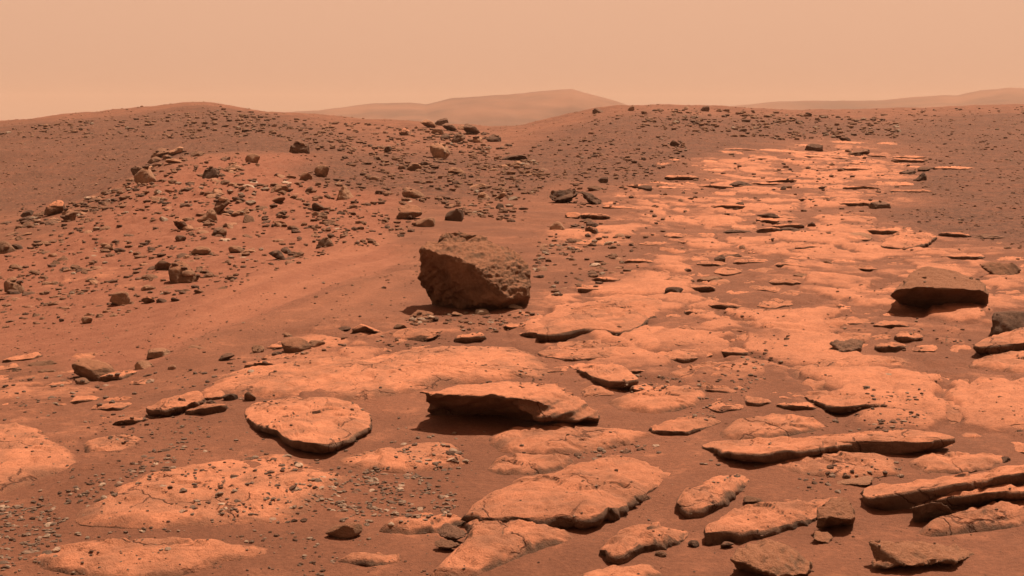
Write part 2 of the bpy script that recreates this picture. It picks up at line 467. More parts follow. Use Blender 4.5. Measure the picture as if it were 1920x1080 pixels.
# ------------------------------------------------------------------ far hills
def far_hills(name, label, prof, dist, seed):
    m, n, l, b = new_mat(name+"_soil")
    geo = n.new('ShaderNodeNewGeometry')
    t = N_noise(n, l, geo.outputs['Position'], 0.006, 6, 0.6)
    l.new(N_mix(n, l, N_map(n, l, t, 0.3, 0.7), (0.045, 0.018, 0.011), (0.125, 0.050, 0.028)), b.inputs['Base Color'])
    px = np.array([p[0] for p in prof], float); py = np.array([p[1] for p in prof], float)
    n1, n2 = 300, 60
    cx = np.linspace(px[0], px[-1], n1)
    az = np.arctan((cx-960)/F)
    crest = H + dist*(215-np.interp(cx, px, py))/F
    base = -40.0
    t = np.linspace(-1, 1, n2)
    A, T = np.meshgrid(az, t, indexing='ij'); C = np.repeat(crest[:, None], n2, 1)
    D = dist + T*dist*0.28
    x, y = np.sin(A)*D, np.cos(A)*D
    prof_t = np.where(T < 0, 1-np.abs(T)**1.25, 1-np.abs(T)**1.6)
    gul = 1-np.abs(fbm(x*0.006, y*0.0035, seed, 4))*2
    z = base + (C-base)*prof_t + (fbm(x*0.004, y*0.004, seed+2, 5)*16 + gul*9 - 5)*(1-prof_t**3)*1.0 + fbm(x*0.02, y*0.02, seed+5, 3)*2.2
    I, J = np.meshgrid(np.arange(n1-1), np.arange(n2-1), indexing='ij')
    faces = np.stack([I*n2+J, I*n2+J+1, (I+1)*n2+J+1, (I+1)*n2+J], -1).reshape(-1, 4)[:, ::-1]
    o = link(name, mesh_np(name, np.stack([x.ravel(), y.ravel(), z.ravel()], 1), faces), m)
    tag(o, label, None, None, "structure")
far_hills("hills_center", "pale hazy flat-topped hill beyond the dip in the ridge",
          [(380,262),(450,225),(520,211),(600,207),(700,194),(770,193),(800,196),(850,184),(950,178),(1020,171),(1072,167),(1110,178),(1150,189),(1200,205),(1260,222),(1340,250)], 2400, 3.3)
far_hills("hills_right", "low hazy line of hills along the skyline at the right",
          [(1230,240),(1320,206),(1370,199),(1440,192),(1500,189),(1560,190),(1650,190),(1700,184),(1760,180),(1790,181),(1830,173),(1880,168),(1950,169),(2050,174),(2200,185),(2350,200)], 2700, 8.3)

# ------------------------------------------------------------------ flat slabs lying in the sand
FOOT = []      # footprints of placed slabs (world polygons), so that loose stones and paving keep clear
def inside_foot(x, y, grow=0.0):
    for (cx, cy, rad, poly) in FOOT:
        if (x-cx)**2 + (y-cy)**2 < rad*rad and inside(poly, np.array(x), np.array(y)): return True
    return False

def slab_mesh(rim, hts, dome, under, depth, seed, n_ang=72, n_top=14, n_side=6, rough=0.02, origin=None, strata=0.012, dexp=2.2, step=0.0, lap=False, chop=(.92, .99)):
    """rim: (n,3) world points of the top edge in order; returns a mesh about origin"""
    rim = np.asarray(rim)
    c = rim[:, :2].mean(0)
    # centroid of area
    x, y = rim[:, 0], rim[:, 1]; x2, y2 = np.roll(x, -1), np.roll(y, -1)
    cr = x*y2-x2*y; a = cr.sum()/2
    if abs(a) > 1e-6: c = np.array([((x+x2)*cr).sum()/(6*a), ((y+y2)*cr).sum()/(6*a)])
    seg = np.linspace(0, 1, 9)[:-1]
    P = np.concatenate([rim[i]*(1-seg[:, None]) + rim[(i+1) % len(rim)]*seg[:, None] for i in range(len(rim))])
    th = np.arctan2(P[:, 1]-c[1], P[:, 0]-c[0]); rad = np.hypot(P[:, 0]-c[0], P[:, 1]-c[1])
    o = np.argsort(th); th, rad, zz = th[o], rad[o], P[o, 2]
    T = np.linspace(-math.pi, math.pi, n_ang+1)[:-1]
    th3 = np.concatenate([th-2*math.pi, th, th+2*math.pi])
    R = np.interp(T, th3, np.tile(rad, 3)); Z = np.interp(T, th3, np.tile(zz, 3))
    k = np.array([1, 2, 3, 2, 1.])/9
    sm = lambda v: np.convolve(np.concatenate([v[-2:], v, v[:2]]), k, 'valid')
    R, Z = sm(R), sm(Z)
    size = R.mean()
    rs = np.random.default_rng(int(abs(seed)*1000) % 99991)
    for _ in range(8):
        ph = rs.uniform(-math.pi, math.pi); cs = np.cos(T-ph)
        cc = (R*cs).max()*rs.uniform(*chop)
        R = np.where(cs > .05, np.minimum(R, cc/np.maximum(cs, .05)), R)
    R = R*(1 + 0.13*fbm(np.cos(T)*2.2, np.sin(T)*2.2, seed*1.3, 5, 0.72))
    ex, ey = np.cos(T), np.sin(T)
    # plane through the rim
    A = np.stack([R*ex, R*ey, np.ones(n_ang)], 1)
    co, *_ = np.linalg.lstsq(A, Z, rcond=None)
    pl = A @ co
    ss = np.sin(np.linspace(0.0, math.pi/2, n_top))**0.9
    ss[0] = 0.02
    s_ = ss[:, None]
    X, Y = c[0]+R*ex*s_, c[1]+R*ey*s_
    zt = (co[0]*R*ex*s_ + co[1]*R*ey*s_ + co[2]) + (Z-pl)*s_**3 + dome*(1-s_**dexp) - 0.25*dome*(s_**10)
    nz = fbm(X*2.6/max(size, .3)*0.6, Y*2.6/max(size, .3)*0.6, seed+3.3, 4, 0.55)*rough*2.2 + fbm(X*9, Y*9, seed+1.3, 3, 0.6)*rough*0.7
    if step:
        q = fbm(X*1.5+seed, Y*1.1, seed*.7, 4, .6)*4.5
        fl = np.floor(q); fr = q-fl
        nz = nz + step*(fl + smoothstep(.46, .56, fr) - q*.85)*(1-s_**8)
    top_v = np.stack([X, Y, zt+nz*(1-0.4*s_**6)], -1)
    last = top_v[-1]
    t = (np.arange(1, n_side+1)/n_side)[:, None]
    zz_ = last[None, :, 2] - depth*t
    und = under*smoothstep(0.12, 0.5, t)
    st = strata*np.sign(fbm(zz_*0+seed, zz_*38, ex*0.8+zz_*0, 2))*(0.5+0.5*fbm(ex*3+zz_*0, ey*3+zz_*0, zz_*9, 2))
    lump = fbm(ex*R*7+seed+zz_*0, ey*R*7+zz_*0, zz_*16, 4, 0.7)*rough*4.0
    rr_ = -und + st + lump + 0.02*np.sin(math.pi*np.minimum(1, t*2.2))*min(1, size)
    side_v = np.stack([last[None, :, 0]+ex*rr_, last[None, :, 1]+ey*rr_, zz_], -1)
    rows = list(top_v) + list(side_v)
    drift = np.concatenate([np.full(n_ang, smoothstep(.62, 1.0, np.array(float(s_)))) for s_ in ss] + [np.ones(n_ang)]*n_side + [[0.0]])
    V = np.concatenate(rows); nr = len(rows)
    V = np.concatenate([V, [[c[0], c[1], rows[0][:, 2].mean()]]])
    I, J = np.meshgrid(np.arange(nr-1), np.arange(n_ang), indexing='ij'); J2 = (J+1) % n_ang
    q = np.stack([I*n_ang+J, (I+1)*n_ang+J, (I+1)*n_ang+J2, I*n_ang+J2], -1).reshape(-1, 4)
    tri = np.concatenate([q[:, [0, 1, 2]], q[:, [0, 2, 3]],
                          np.stack([np.full(n_ang, len(V)-1), np.arange(n_ang), (np.arange(n_ang)+1) % n_ang], 1)])
    org = np.array([c[0], c[1], V[:, 2].min()]) if origin is None else origin
    me = mesh_np("rock_slab", V-org, tri)
    at = me.attributes.new("drift", 'FLOAT', 'POINT')
    at.data.foreach_set("value", (drift if lap else drift*0).astype(np.float32))
    return me, org

def slab(label, poly, hf=0.08, hb=0.0, dome=0.03, under=0.05, depth=None, rough=0.018, n=96, top=18, side=8, mat=None, name="rock_slab", group=None, cat="rock slab", keep=True):
    ys = [p[1] for p in poly]; y0, y1 = min(ys), max(ys)
    lap = under <= 0.041
    if lap: hf, hb, dome = 0.006, -0.006, hf*.22+dome*0.2+0.012
    else: dome = dome*.5; hf = hf*0.62; hb = hb-0.03 if hb < .05 else hb*0.7
    rim = []
    for p in poly:
        t = (p[1]-y0)/max(1, y1-y0)
        h = p[2] if len(p) > 2 else hb + (hf-hb)*t
        rim.append(hit(p[0], p[1], h))
    depth = max(hf, hb)+0.14
    seed = (hash(tuple(poly[0])) % 997)*0.37
    me, org = slab_mesh(rim, None, dome, under, depth, seed, int(n*1.25), int(top*1.3), side, rough, dexp=6.0 if lap else 3.4, step=.024, lap=lap)
    o = link(name, me, mat or M_SLAB, org); tag(o, label, cat, group)
    if keep:
        rp = [(r[0], r[1]) for r in rim]; cx = sum(r[0] for r in rp)/len(rp); cy = sum(r[1] for r in rp)/len(rp)
        FOOT.append((cx, cy, max(math.hypot(r[0]-cx, r[1]-cy) for r in rp)*1.05, rp))
    return o

SLABS = [
 ("broad smooth orange slab cut by the left frame edge, sand below it", [(-90,800),(0,792),(60,796),(110,830),(150,858),(168,876),(120,890),(60,906),(0,930),(-90,945)], dict(hf=.07, dome=.05, under=.0)),
 ("small orange slab just right of the broad slab at the left edge", [(150,832),(200,822),(272,822),(262,836),(215,850),(165,850)], dict(hf=.04, dome=.02, under=.0)),
 ("large orange slab strewn with grey pebbles, long low front edge", [(112,985),(165,940),(270,885),(380,865),(470,852),(540,848),(610,868),(668,892),(620,925),(580,960),(530,978),(480,988),(300,992),(150,993)], dict(hf=.06, dome=.02, under=.02, n=140, top=26)),
 ("smooth orange slab at the bottom left, a few pebbles on top", [(48,1048),(110,1018),(300,1012),(420,1018),(528,1030),(450,1052),(340,1078),(240,1088),(90,1068)], dict(hf=.06, dome=.03, under=.0, n=120)),
 ("orange slab left of the pebble heap, below the overhanging slab shadow", [(618,862),(660,850),(740,845),(800,828),(850,826),(862,842),(880,868),(800,886),(700,884)], dict(hf=.05, dome=.02, under=.01)),
 ("wide orange slab directly below the dark overhanging slab, ragged front lip", [(908,828),(925,812),(1000,800),(1060,797),(1150,803),(1245,816),(1190,832),(1110,850),(1000,853),(930,846)], dict(hf=.08, dome=.03, under=.04)),
 ("small half buried slab below the wide orange slab, dark notch at its left tip", [(910,882),(925,862),(1000,857),(1085,862),(1060,880),(980,892),(920,890)], dict(hf=.07, dome=.03, under=.03)),
 ("largest rounded orange slab in the foreground center, undercut pitted front edge", [(868,958),(915,925),(980,896),(1060,880),(1155,853),(1205,856),(1268,890),(1235,912),(1185,932),(1150,958),(1110,967),(1000,966),(900,968)], dict(hf=.14, dome=.09, under=.07, n=140, top=26, rough=.03)),
 ("orange slab running off the bottom edge, dark rocks on its left side", [(862,975),(930,966),(1000,972),(1060,996),(1088,1016),(1020,1030),(940,1058),(860,1092),(800,1100),(815,1065),(855,1035),(880,1005)], dict(hf=.12, hb=.02, dome=.07, under=.03, n=130, top=24, rough=.03)),
 ("thin pale orange wing of slab left of the bottom slab", [(705,994),(760,974),(850,966),(880,980),(820,994),(760,1000)], dict(hf=.05, dome=.03, under=.0)),
 ("faint half buried orange slab in sand at the bottom, left of center", [(625,1050),(680,1036),(750,1040),(760,1052),(690,1060)], dict(hf=.03, dome=.02, under=.0)),
 ("lens shaped slab with blunt dark left end, bottom center right", [(1124,1022),(1150,1006),(1230,989),(1292,990),(1282,1010),(1205,1022),(1165,1040),(1130,1038)], dict(hf=.10, hb=.02, dome=.06, under=.06, rough=.025)),
 ("pitted oval slab with shadowed left tip, right of the largest foreground slab", [(1268,932),(1335,902),(1398,888),(1412,900),(1380,922),(1335,945),(1290,954),(1270,946)], dict(hf=.11, hb=.01, dome=.07, under=.07, rough=.025)),
 ("long speckled orange slab ending at the cleft boulder", [(1322,990),(1360,960),(1450,942),(1540,926),(1595,932),(1600,952),(1535,966),(1450,986),(1380,998),(1330,1002)], dict(hf=.11, hb=.01, dome=.06, under=.05, rough=.025)),
 ("orange slab at the lower right edge below the long layered ledge", [(1698,996),(1760,985),(1830,955),(1890,943),(1960,940),(1990,975),(1920,988),(1850,996),(1720,1008)], dict(hf=.09, hb=.02, dome=.06, under=.02, rough=.025)),
 ("upper sheet of the long layered ledge at the right edge", [(1600,925,.06),(1635,912,.05),(1760,898,.07),(1860,882,.09),(1990,858,.11),(1990,878,.17),(1920,886,.16),(1860,894,.14),(1740,914,.12),(1640,928,.09),(1605,936,.06)], dict(hf=.14, hb=.10, dome=.01, under=.09, rough=.012)),
 ("lower sheet of the long layered ledge, deep shadow under its right end", [(1627,947,.0),(1700,927,.05),(1800,907,.08),(1847,897,.08),(1920,890,.08),(1990,884,.08),(1990,913,.11),(1920,920,.10),(1847,923,.10),(1780,931,.08),(1747,938,.05),(1680,951,.01),(1640,952,.0)], dict(hf=.17, hb=.10, dome=.012, under=.22, rough=.012)),
 ("orange slab with scattered dark pebbles above the layered ledge", [(1438,872),(1480,856),(1560,850),(1660,855),(1702,868),(1690,888),(1600,900),(1490,888)], dict(hf=.05, dome=.02, under=.0)),
 ("low orange slab right of the pebbled slab, near the right edge", [(1690,868),(1760,850),(1850,852),(1905,864),(1860,880),(1740,888)], dict(hf=.04, dome=.02, under=.0)),
 ("very long thin overhanging slab with two dark hollows beneath", [(1308,836,.02),(1345,824,.03),(1500,820,.04),(1600,812,.05),(1700,803,.06),(1790,812,.09),(1828,820,.10),(1818,829,.11),(1700,823,.09),(1600,832,.05),(1500,842,.07),(1390,850,.10)], dict(hf=.17, hb=.08, dome=.015, under=.24, n=180, rough=.014)),
 ("smooth almond shaped orange slab behind the long thin overhang", [(1332,818),(1375,793),(1470,779),(1540,786),(1562,800),(1500,815),(1420,826),(1345,824)], dict(hf=.09, dome=.06, under=.0)),
 ("big orange slab at the right edge above the long thin overhang", [(1688,778),(1760,750),(1870,731),(1990,726),(1990,808),(1900,815),(1850,812),(1790,797),(1720,792)], dict(hf=.09, dome=.05, under=.0, n=120)),
 ("tilted flat slab with dark jagged left tip below the white pebble", [(1490,738),(1560,733),(1620,740),(1665,746),(1650,757),(1570,761),(1525,752)], dict(hf=.12, hb=.03, dome=.03, under=.12, rough=.02)),
 ("striped layered slab leaning behind the flat jagged slab", [(1488,733),(1530,708),(1590,692),(1602,703),(1575,722),(1530,738)], dict(hf=.09, hb=.06, dome=.03, under=.02, rough=.03)),
 ("long orange slab right behind the white pebble", [(1468,710),(1515,680),(1600,668),(1722,670),(1700,690),(1600,702),(1530,712)], dict(hf=.08, dome=.05, under=.02)),
 ("wedge shaped dark edged slab at the right edge, lower of the pair", [(1815,655),(1860,628),(1920,612),(1990,605),(1990,640),(1920,640),(1860,648)], dict(hf=.16, hb=.12, dome=.03, under=.12, depth=.3)),
 ("orange slab at the right edge beneath the dark edged wedge", [(1795,690),(1860,660),(1990,655),(1990,712),(1920,706),(1850,694)], dict(hf=.08, dome=.05, under=.0)),
 ("small wedge slab with black triangular gap, right of the overhanging slab tip", [(1060,684),(1095,674),(1140,672),(1180,694),(1200,710),(1170,714),(1130,712),(1090,694)], dict(hf=.16, hb=.02, dome=.03, under=.16, rough=.02)),
 ("broad flat orange slab with dark notch at its left, below the domed outcrop", [(1003,664),(1045,644),(1130,638),(1228,642),(1226,662),(1150,670),(1085,672)], dict(hf=.10, hb=.02, dome=.03, under=.07)),
 ("domed orange outcrop with a layered dark front, right of the big boulder", [(980,640),(1040,600),(1090,572),(1160,550),(1250,545),(1262,565),(1215,595),(1180,622),(1120,612),(1050,622),(1010,634)], dict(hf=.20, hb=.02, dome=.08, under=.10, depth=.35, n=130, top=24, rough=.03)),
 ("orange slab right of the notched flat slab", [(1222,662),(1260,648),(1340,650),(1352,662),(1290,672),(1230,670)], dict(hf=.08, hb=.0, dome=.04, under=.06)),
 ("wide cracked sheet of orange bedrock left of the overhanging slab", [(325,748),(400,705),(560,682),(700,672),(870,652),(985,648),(1045,682),(1050,708),(950,716),(850,722),(740,742),(690,752),(520,744),(400,742)], dict(hf=.08, dome=.22, under=.0, n=180, top=34, rough=.024)),
 ("rounded overhanging orange slab with black curved undercut at center left", [(452,774),(480,752),(560,742),(640,744),(690,770),(694,800),(655,815),(642,830),(600,838),(555,830),(520,806),(470,792)], dict(hf=.15, hb=.03, dome=.05, under=.16, depth=.32, n=140, top=24, rough=.022)),
 ("thin tilted wedge slab with curled tip left of the cracked sheet", [(272,764),(330,742),(372,732),(386,742),(345,760),(300,768)], dict(hf=.10, hb=.10, dome=.02, under=.14, rough=.02)),
 ("orange slab right of the overhanging slab tip", [(1130,760),(1200,735),(1300,724),(1340,736),(1310,760),(1230,776),(1160,772)], dict(hf=.09, dome=.06, under=.02)),
 ("small slab with thin shadow line right of the overhang", [(1215,802),(1270,786),(1345,782),(1350,792),(1290,806),(1240,808)], dict(hf=.07, dome=.03, under=.06)),
 ("smooth orange slab between gravel and the almond slab", [(1075,735),(1130,725),(1200,730),(1150,745),(1090,748)], dict(hf=.05, dome=.03, under=.0)),
 ("pale orange slab poking out of sand, bottom right of center", [(1075,1088),(1140,1066),(1230,1060),(1250,1075),(1200,1100),(1100,1110)], dict(hf=.06, dome=.05, under=.0)),
 ("flat orange slab in front of the capstone rock", [(1370,640),(1400,622),(1460,622),(1455,640),(1410,648)], dict(hf=.06, dome=.03, under=.03)),
 ("orange slab left of the dark blocky rock", [(1500,612),(1545,596),(1620,598),(1610,612),(1540,620)], dict(hf=.06, dome=.03, under=.03)),
 ("low orange mound slab near the dark blocky rock base", [(1520,640),(1560,628),(1640,626),(1630,640),(1570,648)], dict(hf=.05, dome=.04, under=.0)),
 ("orange slab under the pebble scatter, center right", [(1230,705),(1290,690),(1400,676),(1430,690),(1380,706),(1290,716)], dict(hf=.06, dome=.04, under=.0)),
 ("brown arched slab on the right slope above the capstone rock", [(1648,462),(1670,442),(1710,432),(1755,440),(1740,455),(1690,466)], dict(hf=.14, hb=.10, dome=.06, under=.06, rough=.03)),
]
for lab, poly, kw in SLABS: slab(lab, poly, **kw)

# ------------------------------------------------------------------ boulders with their own shapes
def hulls_mesh(hulls, voxel, seed, amp=0.02, freq=3.0, strata=None, s_amp=0.0, s_freq=14.0, smooth_it=1, fine=0.006, facets=0):
    bm = bmesh.new()
    for pts in hulls:
        vs_ = [bm.verts.new(p) for p in pts]
        r = bmesh.ops.convex_hull(bm, input=vs_)
        dead = [g for g in set(r['geom_interior'] + r['geom_unused']) if isinstance(g, bmesh.types.BMVert)]
        if dead: bmesh.ops.delete(bm, geom=dead, context='VERTS')
    bmesh.ops.recalc_face_normals(bm, faces=bm.faces)
    me = bpy.data.meshes.new("hull"); bm.to_mesh(me); bm.free()
    ob = bpy.data.objects.new("hull", me); COL.objects.link(ob)
    md = ob.modifiers.new("r", 'REMESH'); md.mode = 'VOXEL'; md.voxel_size = voxel
    if smooth_it:
        sm = ob.modifiers.new("s", 'SMOOTH'); sm.iterations = smooth_it; sm.factor = 0.5
    dg = bpy.context.evaluated_depsgraph_get(); dg.update()
    out = bpy.data.meshes.new_from_object(ob.evaluated_get(dg))
    bpy.data.objects.remove(ob); bpy.data.meshes.remove(me)
    nv = len(out.vertices)
    co = np.empty(nv*3, np.float32); out.vertices.foreach_get("co", co); co = co.reshape(-1, 3).astype(float)
    no = np.empty(nv*3, np.float32); out.vertices.foreach_get("normal", no); no = no.reshape(-1, 3).astype(float)
    x, y, z = co.T*freq
    dsp = fbm(x+seed, y, z, 4, 0.55)*amp*2 - np.abs(fbm(x*1.7, y*1.7+seed, z*1.7, 3))*amp*1.6
    dsp += fbm(x*7, y*7, z*7+seed, 3, 0.6)*fine
    dsp -= np.abs(fbm(x*2.6+seed, y*2.6, z*2.6, 3, .6))*fine*2.2
    if strata is not None:
        s = np.array(strata, float); s /= np.linalg.norm(s)
        h = co @ s
        k = fbm(h*s_freq + 0.8*fbm(x*.7, y*.7, z*.7, 2), seed+0*h, x*0.25, 3, 0.6)
        lay = np.clip(k*5, -1, 1)*s_amp*(1-np.abs(no @ s))**0.5
        dsp += lay
    co += no*dsp[:, None]
    rr = np.random.default_rng(int(seed*13) % 9973)
    cen = co.mean(0)
    for _ in range(facets):
        nn = rr.normal(size=3); nn[2] = nn[2]*.7; nn /= np.linalg.norm(nn)
        dd = (co-cen) @ nn
        cut = np.quantile(dd, rr.uniform(.88, .97))
        e = np.maximum(dd-cut, 0)
        co -= (e*rr.uniform(.7, .95))[:, None]*nn
    out.vertices.foreach_set("co", co.astype(np.float32).ravel())
    out.polygons.foreach_set("use_smooth", np.ones(len(out.polygons), bool))
    out.update()
    return out

def photo_boulder(label, px, py, hulls, voxel, name="boulder", mat=None, cat="boulder", scale_ref=None, lift=0.0, **kw):
    """hulls: lists of (photo x, photo y, metres further away than the foot point)"""
    foot = hit(px, py); D = depth_of(foot)
    H2 = []
    for h in hulls:
        q = []
        for (a, b, dy) in h:
            r = ray(a, b); t = D + dy
            p = np.array([0, 0, H]) + r*t
            q.append(tuple(p - foot))
        H2.append(q)
    me = hulls_mesh(H2, voxel, (px*7+py) % 53, **kw)
    o = link(name, me, mat or M_BOULDER, tuple(foot + np.array([0, 0, lift])))
    tag(o, label, cat)
    xs = [foot[0]+p[0] for h in H2 for p in h]; ys_ = [foot[1]+p[1] for h in H2 for p in h]
    x0, x1, y0, y1 = min(xs), max(xs), min(ys_), max(ys_)
    FOOT.append(((x0+x1)/2, (y0+y1)/2, 5, [(x0, y0), (x1, y0), (x1, y1), (x0, y1)]))
    return o

# the great boulder: dark overhanging left face, ribbed lit right flank
photo_boulder("largest boulder, dark overhanging left face and ribbed sunlit right side", 890, 582, [
  [(796,464,-.14),(836,484,-.28),(884,500,-.36),(905,530,-.40),(922,562,-.36),(985,574,-.24),(997,545,.0),(996,515,.10),
   (992,496,.15),(982,482,.25),(955,460,.38),(925,452,.45),(860,448,.45),(800,452,.32),
   (784,472,-.02),(784,528,.14),(798,556,.24),(812,574,.30),(830,592,.36),(900,600,.34),(960,598,.20),(992,590,.15),(985,570,.5),(830,560,.55)],
  [(940,560,-.25),(988,540,-.12),(996,570,-.10),(980,586,-.14),(930,584,-.12),(950,540,.1),(985,580,.1)],
  [(814,450,.20),(830,436,.34),(860,431,.45),(905,441,.52),(930,455,.50),(880,470,.15),(825,466,.12),(900,520,.45)],
  ], 0.014, amp=0.030, freq=4.0, strata=(-.45, .25, .85), s_amp=0.013, s_freq=12.0, fine=0.018, facets=2, smooth_it=0)
# the overhanging slab: point at left, black hollow, layered right flank dipping to the sand
photo_boulder("big overhanging slab with black hollow beneath and layered right flank", 930, 800, [
  [(768,733,-.05),(790,729,.0),(800,737,.02),(786,742,-.02)],
  [(788,734,-.02),(860,721,.35),(960,714,.55),(1050,720,.5),(1090,745,.25),(1075,775,-.02),(1000,750,-.18),(930,738,-.16),(860,742,-.14),(800,741,-.08),
   (800,760,.22),(880,778,.20),(960,786,.16),(1030,795,.05)],
  [(930,738,-.14),(1000,730,.1),(1080,740,.2),(1130,778,.02),(1126,786,-.05),(1060,790,-.14),(1010,790,-.16),(985,775,-.16),(1060,800,.2),(1120,796,.2)],
  [(800,756,.26),(810,802,.34),(900,806,.34),(1000,806,.30),(1000,740,.4),(820,740,.4)],
  ], 0.015, name="overhanging_slab", cat="rock slab", amp=0.014, freq=3.2, strata=(-.32, .1, .94), s_amp=0.018, s_freq=24.0, fine=0.006, mat=M_SLAB)
# capstone at the right
photo_boulder("thick capstone rock with smooth domed top and black underside, right side", 1770, 580, [
  [(1665,556,-.25),(1680,541,-.34),(1720,537,-.42),(1790,539,-.42),(1840,543,-.36),(1857,552,-.25),(1853,576,.10),(1810,588,.22),(1770,590,.20),(1735,572,.12),(1690,575,.05),
   (1690,530,.5),(1850,540,.5)],
  [(1690,525,.0),(1712,503,.25),(1740,498,.35),(1790,505,.4),(1848,532,.15),(1850,542,-.25),(1780,537,-.34),(1700,537,-.30),(1720,560,.5),(1840,560,.5)],
  ], 0.02, name="capstone_rock", cat="rock", amp=0.016, freq=2.6, fine=0.008, smooth_it=3)
photo_boulder("rounded dark brown rock at the right edge beyond the capstone", 1880, 520, [
  [(1834,495,.0),(1858,489,.05),(1900,491,.1),(1919,505,.1),(1905,517,.0),(1870,519,-.1),(1850,508,-.1),(1870,522,.3),(1905,520,.4)]],
  0.02, name="rock", cat="rock", amp=0.02, freq=3, smooth_it=3)
photo_boulder("blocky dark rock at the right edge, upper of the pair", 1890, 630, [
  [(1858,598,-.02),(1866,584,.05),(1920,582,.1),(1980,584,.1),(1980,622,.0),(1920,622,-.05),(1880,628,-.06),(1854,630,-.05),(1870,600,.5),(1980,600,.5)]],
  0.022, name="block_rock", cat="rock", mat=M_DARK, amp=0.02, freq=3)
photo_boulder("dark pitted blocky rock standing alone on the sand, right of center", 1587, 668, [
  [(1556,645,.0),(1562,636,.1),(1600,634,.18),(1620,642,.12),(1621,652,.05),(1590,660,-.08),(1560,668,-.05),(1556,664,-.02),(1615,664,.1),(1600,655,.4),(1570,660,.4)]],
  0.013, name="block_rock", cat="rock", mat=M_DARK, amp=0.022, freq=6, strata=(0, 0.1, 1), s_amp=.02, s_freq=22)
photo_boulder("cleft boulder with a black cave at its lower right, bottom right", 1566, 1000, [
  [(1528,950,.0),(1545,936,.12),(1575,931,.2),(1596,942,.12),(1606,968,.0),(1600,975,-.04),(1556,968,-.06),(1530,975,-.05),(1535,990,.05),(1600,990,.25),(1570,996,.3)],
  [(1530,968,-.06),(1552,966,-.08),(1550,988,-.06),(1528,990,-.04),(1540,995,.1)]],
  0.009, amp=0.014, freq=6, fine=.006, name="boulder")
photo_boulder("small oval rock below the cleft boulder", 1542, 1018, [
  [(1519,1000,.0),(1528,991,.06),(1552,993,.08),(1564,1008,.04),(1554,1019,-.03),(1530,1014,-.05),(1524,1010,-.03),(1545,1024,.1)]],
  0.007, name="rock", cat="rock", amp=0.008, freq=7, fine=.004)
photo_boulder("pyramid shaped rough rock at the bottom edge, right of center", 1450, 1085, [
  [(1366,1044,.0),(1400,1022,.12),(1436,1010,.18),(1480,1022,.15),(1526,1048,.1),(1515,1078,-.05),(1450,1082,-.14),(1418,1070,-.14),(1370,1050,-.02),(1440,1040,-.06),(1450,1100,.3),(1520,1095,.3),(1400,1080,.3)]],
  0.010, amp=0.016, freq=5, fine=.009, strata=(.5, .1, .8), s_amp=.010, s_freq=22, name="boulder")
photo_boulder("wedge rock with steep left end tapering to the right, bottom right corner", 1720, 1068, [
  [(1632,1012,.05),(1640,1006,.10),(1700,1020,.15),(1790,1016,.3),(1834,1040,.25),(1800,1052,.0),(1700,1062,-.1),(1636,1066,-.05),(1634,1040,.0),(1700,1075,.3),(1830,1060,.4)]],
  0.011, amp=0.016, freq=5, fine=.008, strata=(.35, .1, .85), s_amp=.012, s_freq=24, name="boulder")
photo_boulder("dark angular wedge rock in the shadow of the layered ledge", 1750, 985, [
  [(1704,952,.0),(1730,942,.06),(1745,941,-.02),(1768,942,-.03),(1798,962,.02),(1790,976,.06),(1755,992,.08),(1712,984,.04),(1760,985,.25),(1720,960,.25)]],
  0.009, amp=0.012, freq=5, fine=.006, name="wedge_rock", cat="rock", mat=M_DARK)
photo_boulder("dark rough rock lying on the bottom slab, upper of two", 852, 1018, [
  [(820,1000,.0),(830,990,.06),(856,992,.08),(880,1006,.04),(878,1014,-.04),(855,1020,-.06),(822,1012,-.04),(850,1022,.08)]],
  0.008, name="rock", cat="rock", mat=M_DARK, amp=0.012, freq=8, fine=.006, lift=.02)
photo_boulder("narrow brown rock wedged under the dark rough rock, bottom slab", 832, 1030, [
  [(812,1016,.0),(825,1009,.03),(850,1012,.04),(866,1020,.0),(845,1028,-.05),(816,1026,-.04),(840,1034,.05)]],
  0.007, name="rock", cat="rock", mat=M_ROCK, amp=0.008, freq=8, fine=.004)
photo_boulder("flat layered rock just in front of the largest boulder at its left", 792, 604, [
  [(766,592,.0),(785,580,.1),(815,585,.12),(818,597,.0),(800,602,-.1),(770,600,-.08),(790,606,.2)],
  [(770,598,-.12),(815,598,-.1),(812,606,-.12),(775,605,-.15),(795,608,.1)]],
  0.012, name="flat_rock", cat="rock", amp=0.012, freq=6)
photo_boulder("dark arched outcrop rock standing up mid slope, center", 1070, 382, [
  [(1026,372,.0),(1030,358,.1),(1060,356,.2),(1078,348,.2),(1090,362,.1),(1070,372,-.1),(1040,378,-.1),(1060,384,.6)],
  [(1080,352,.15),(1110,366,.2),(1130,372,.1),(1134,388,.0),(1122,386,-.1),(1100,374,.0),(1110,388,.4)]],
  0.035, name="outcrop_rock", cat="rock", mat=M_DARK, amp=0.06, freq=2.5, fine=.02)
photo_boulder("two layered flat topped rock left of center on the slope", 766, 411, [
  [(742,390,.0),(760,381,.2),(785,384,.3),(796,394,.1),(780,398,-.2),(748,398,-.15),(770,404,.5)],
  [(740,404,-.1),(765,400,-.2),(796,396,.0),(790,404,.0),(760,412,-.2),(742,411,-.1),(770,412,.6)]],
  0.035, name="flat_rock", cat="rock", amp=0.03, freq=3)

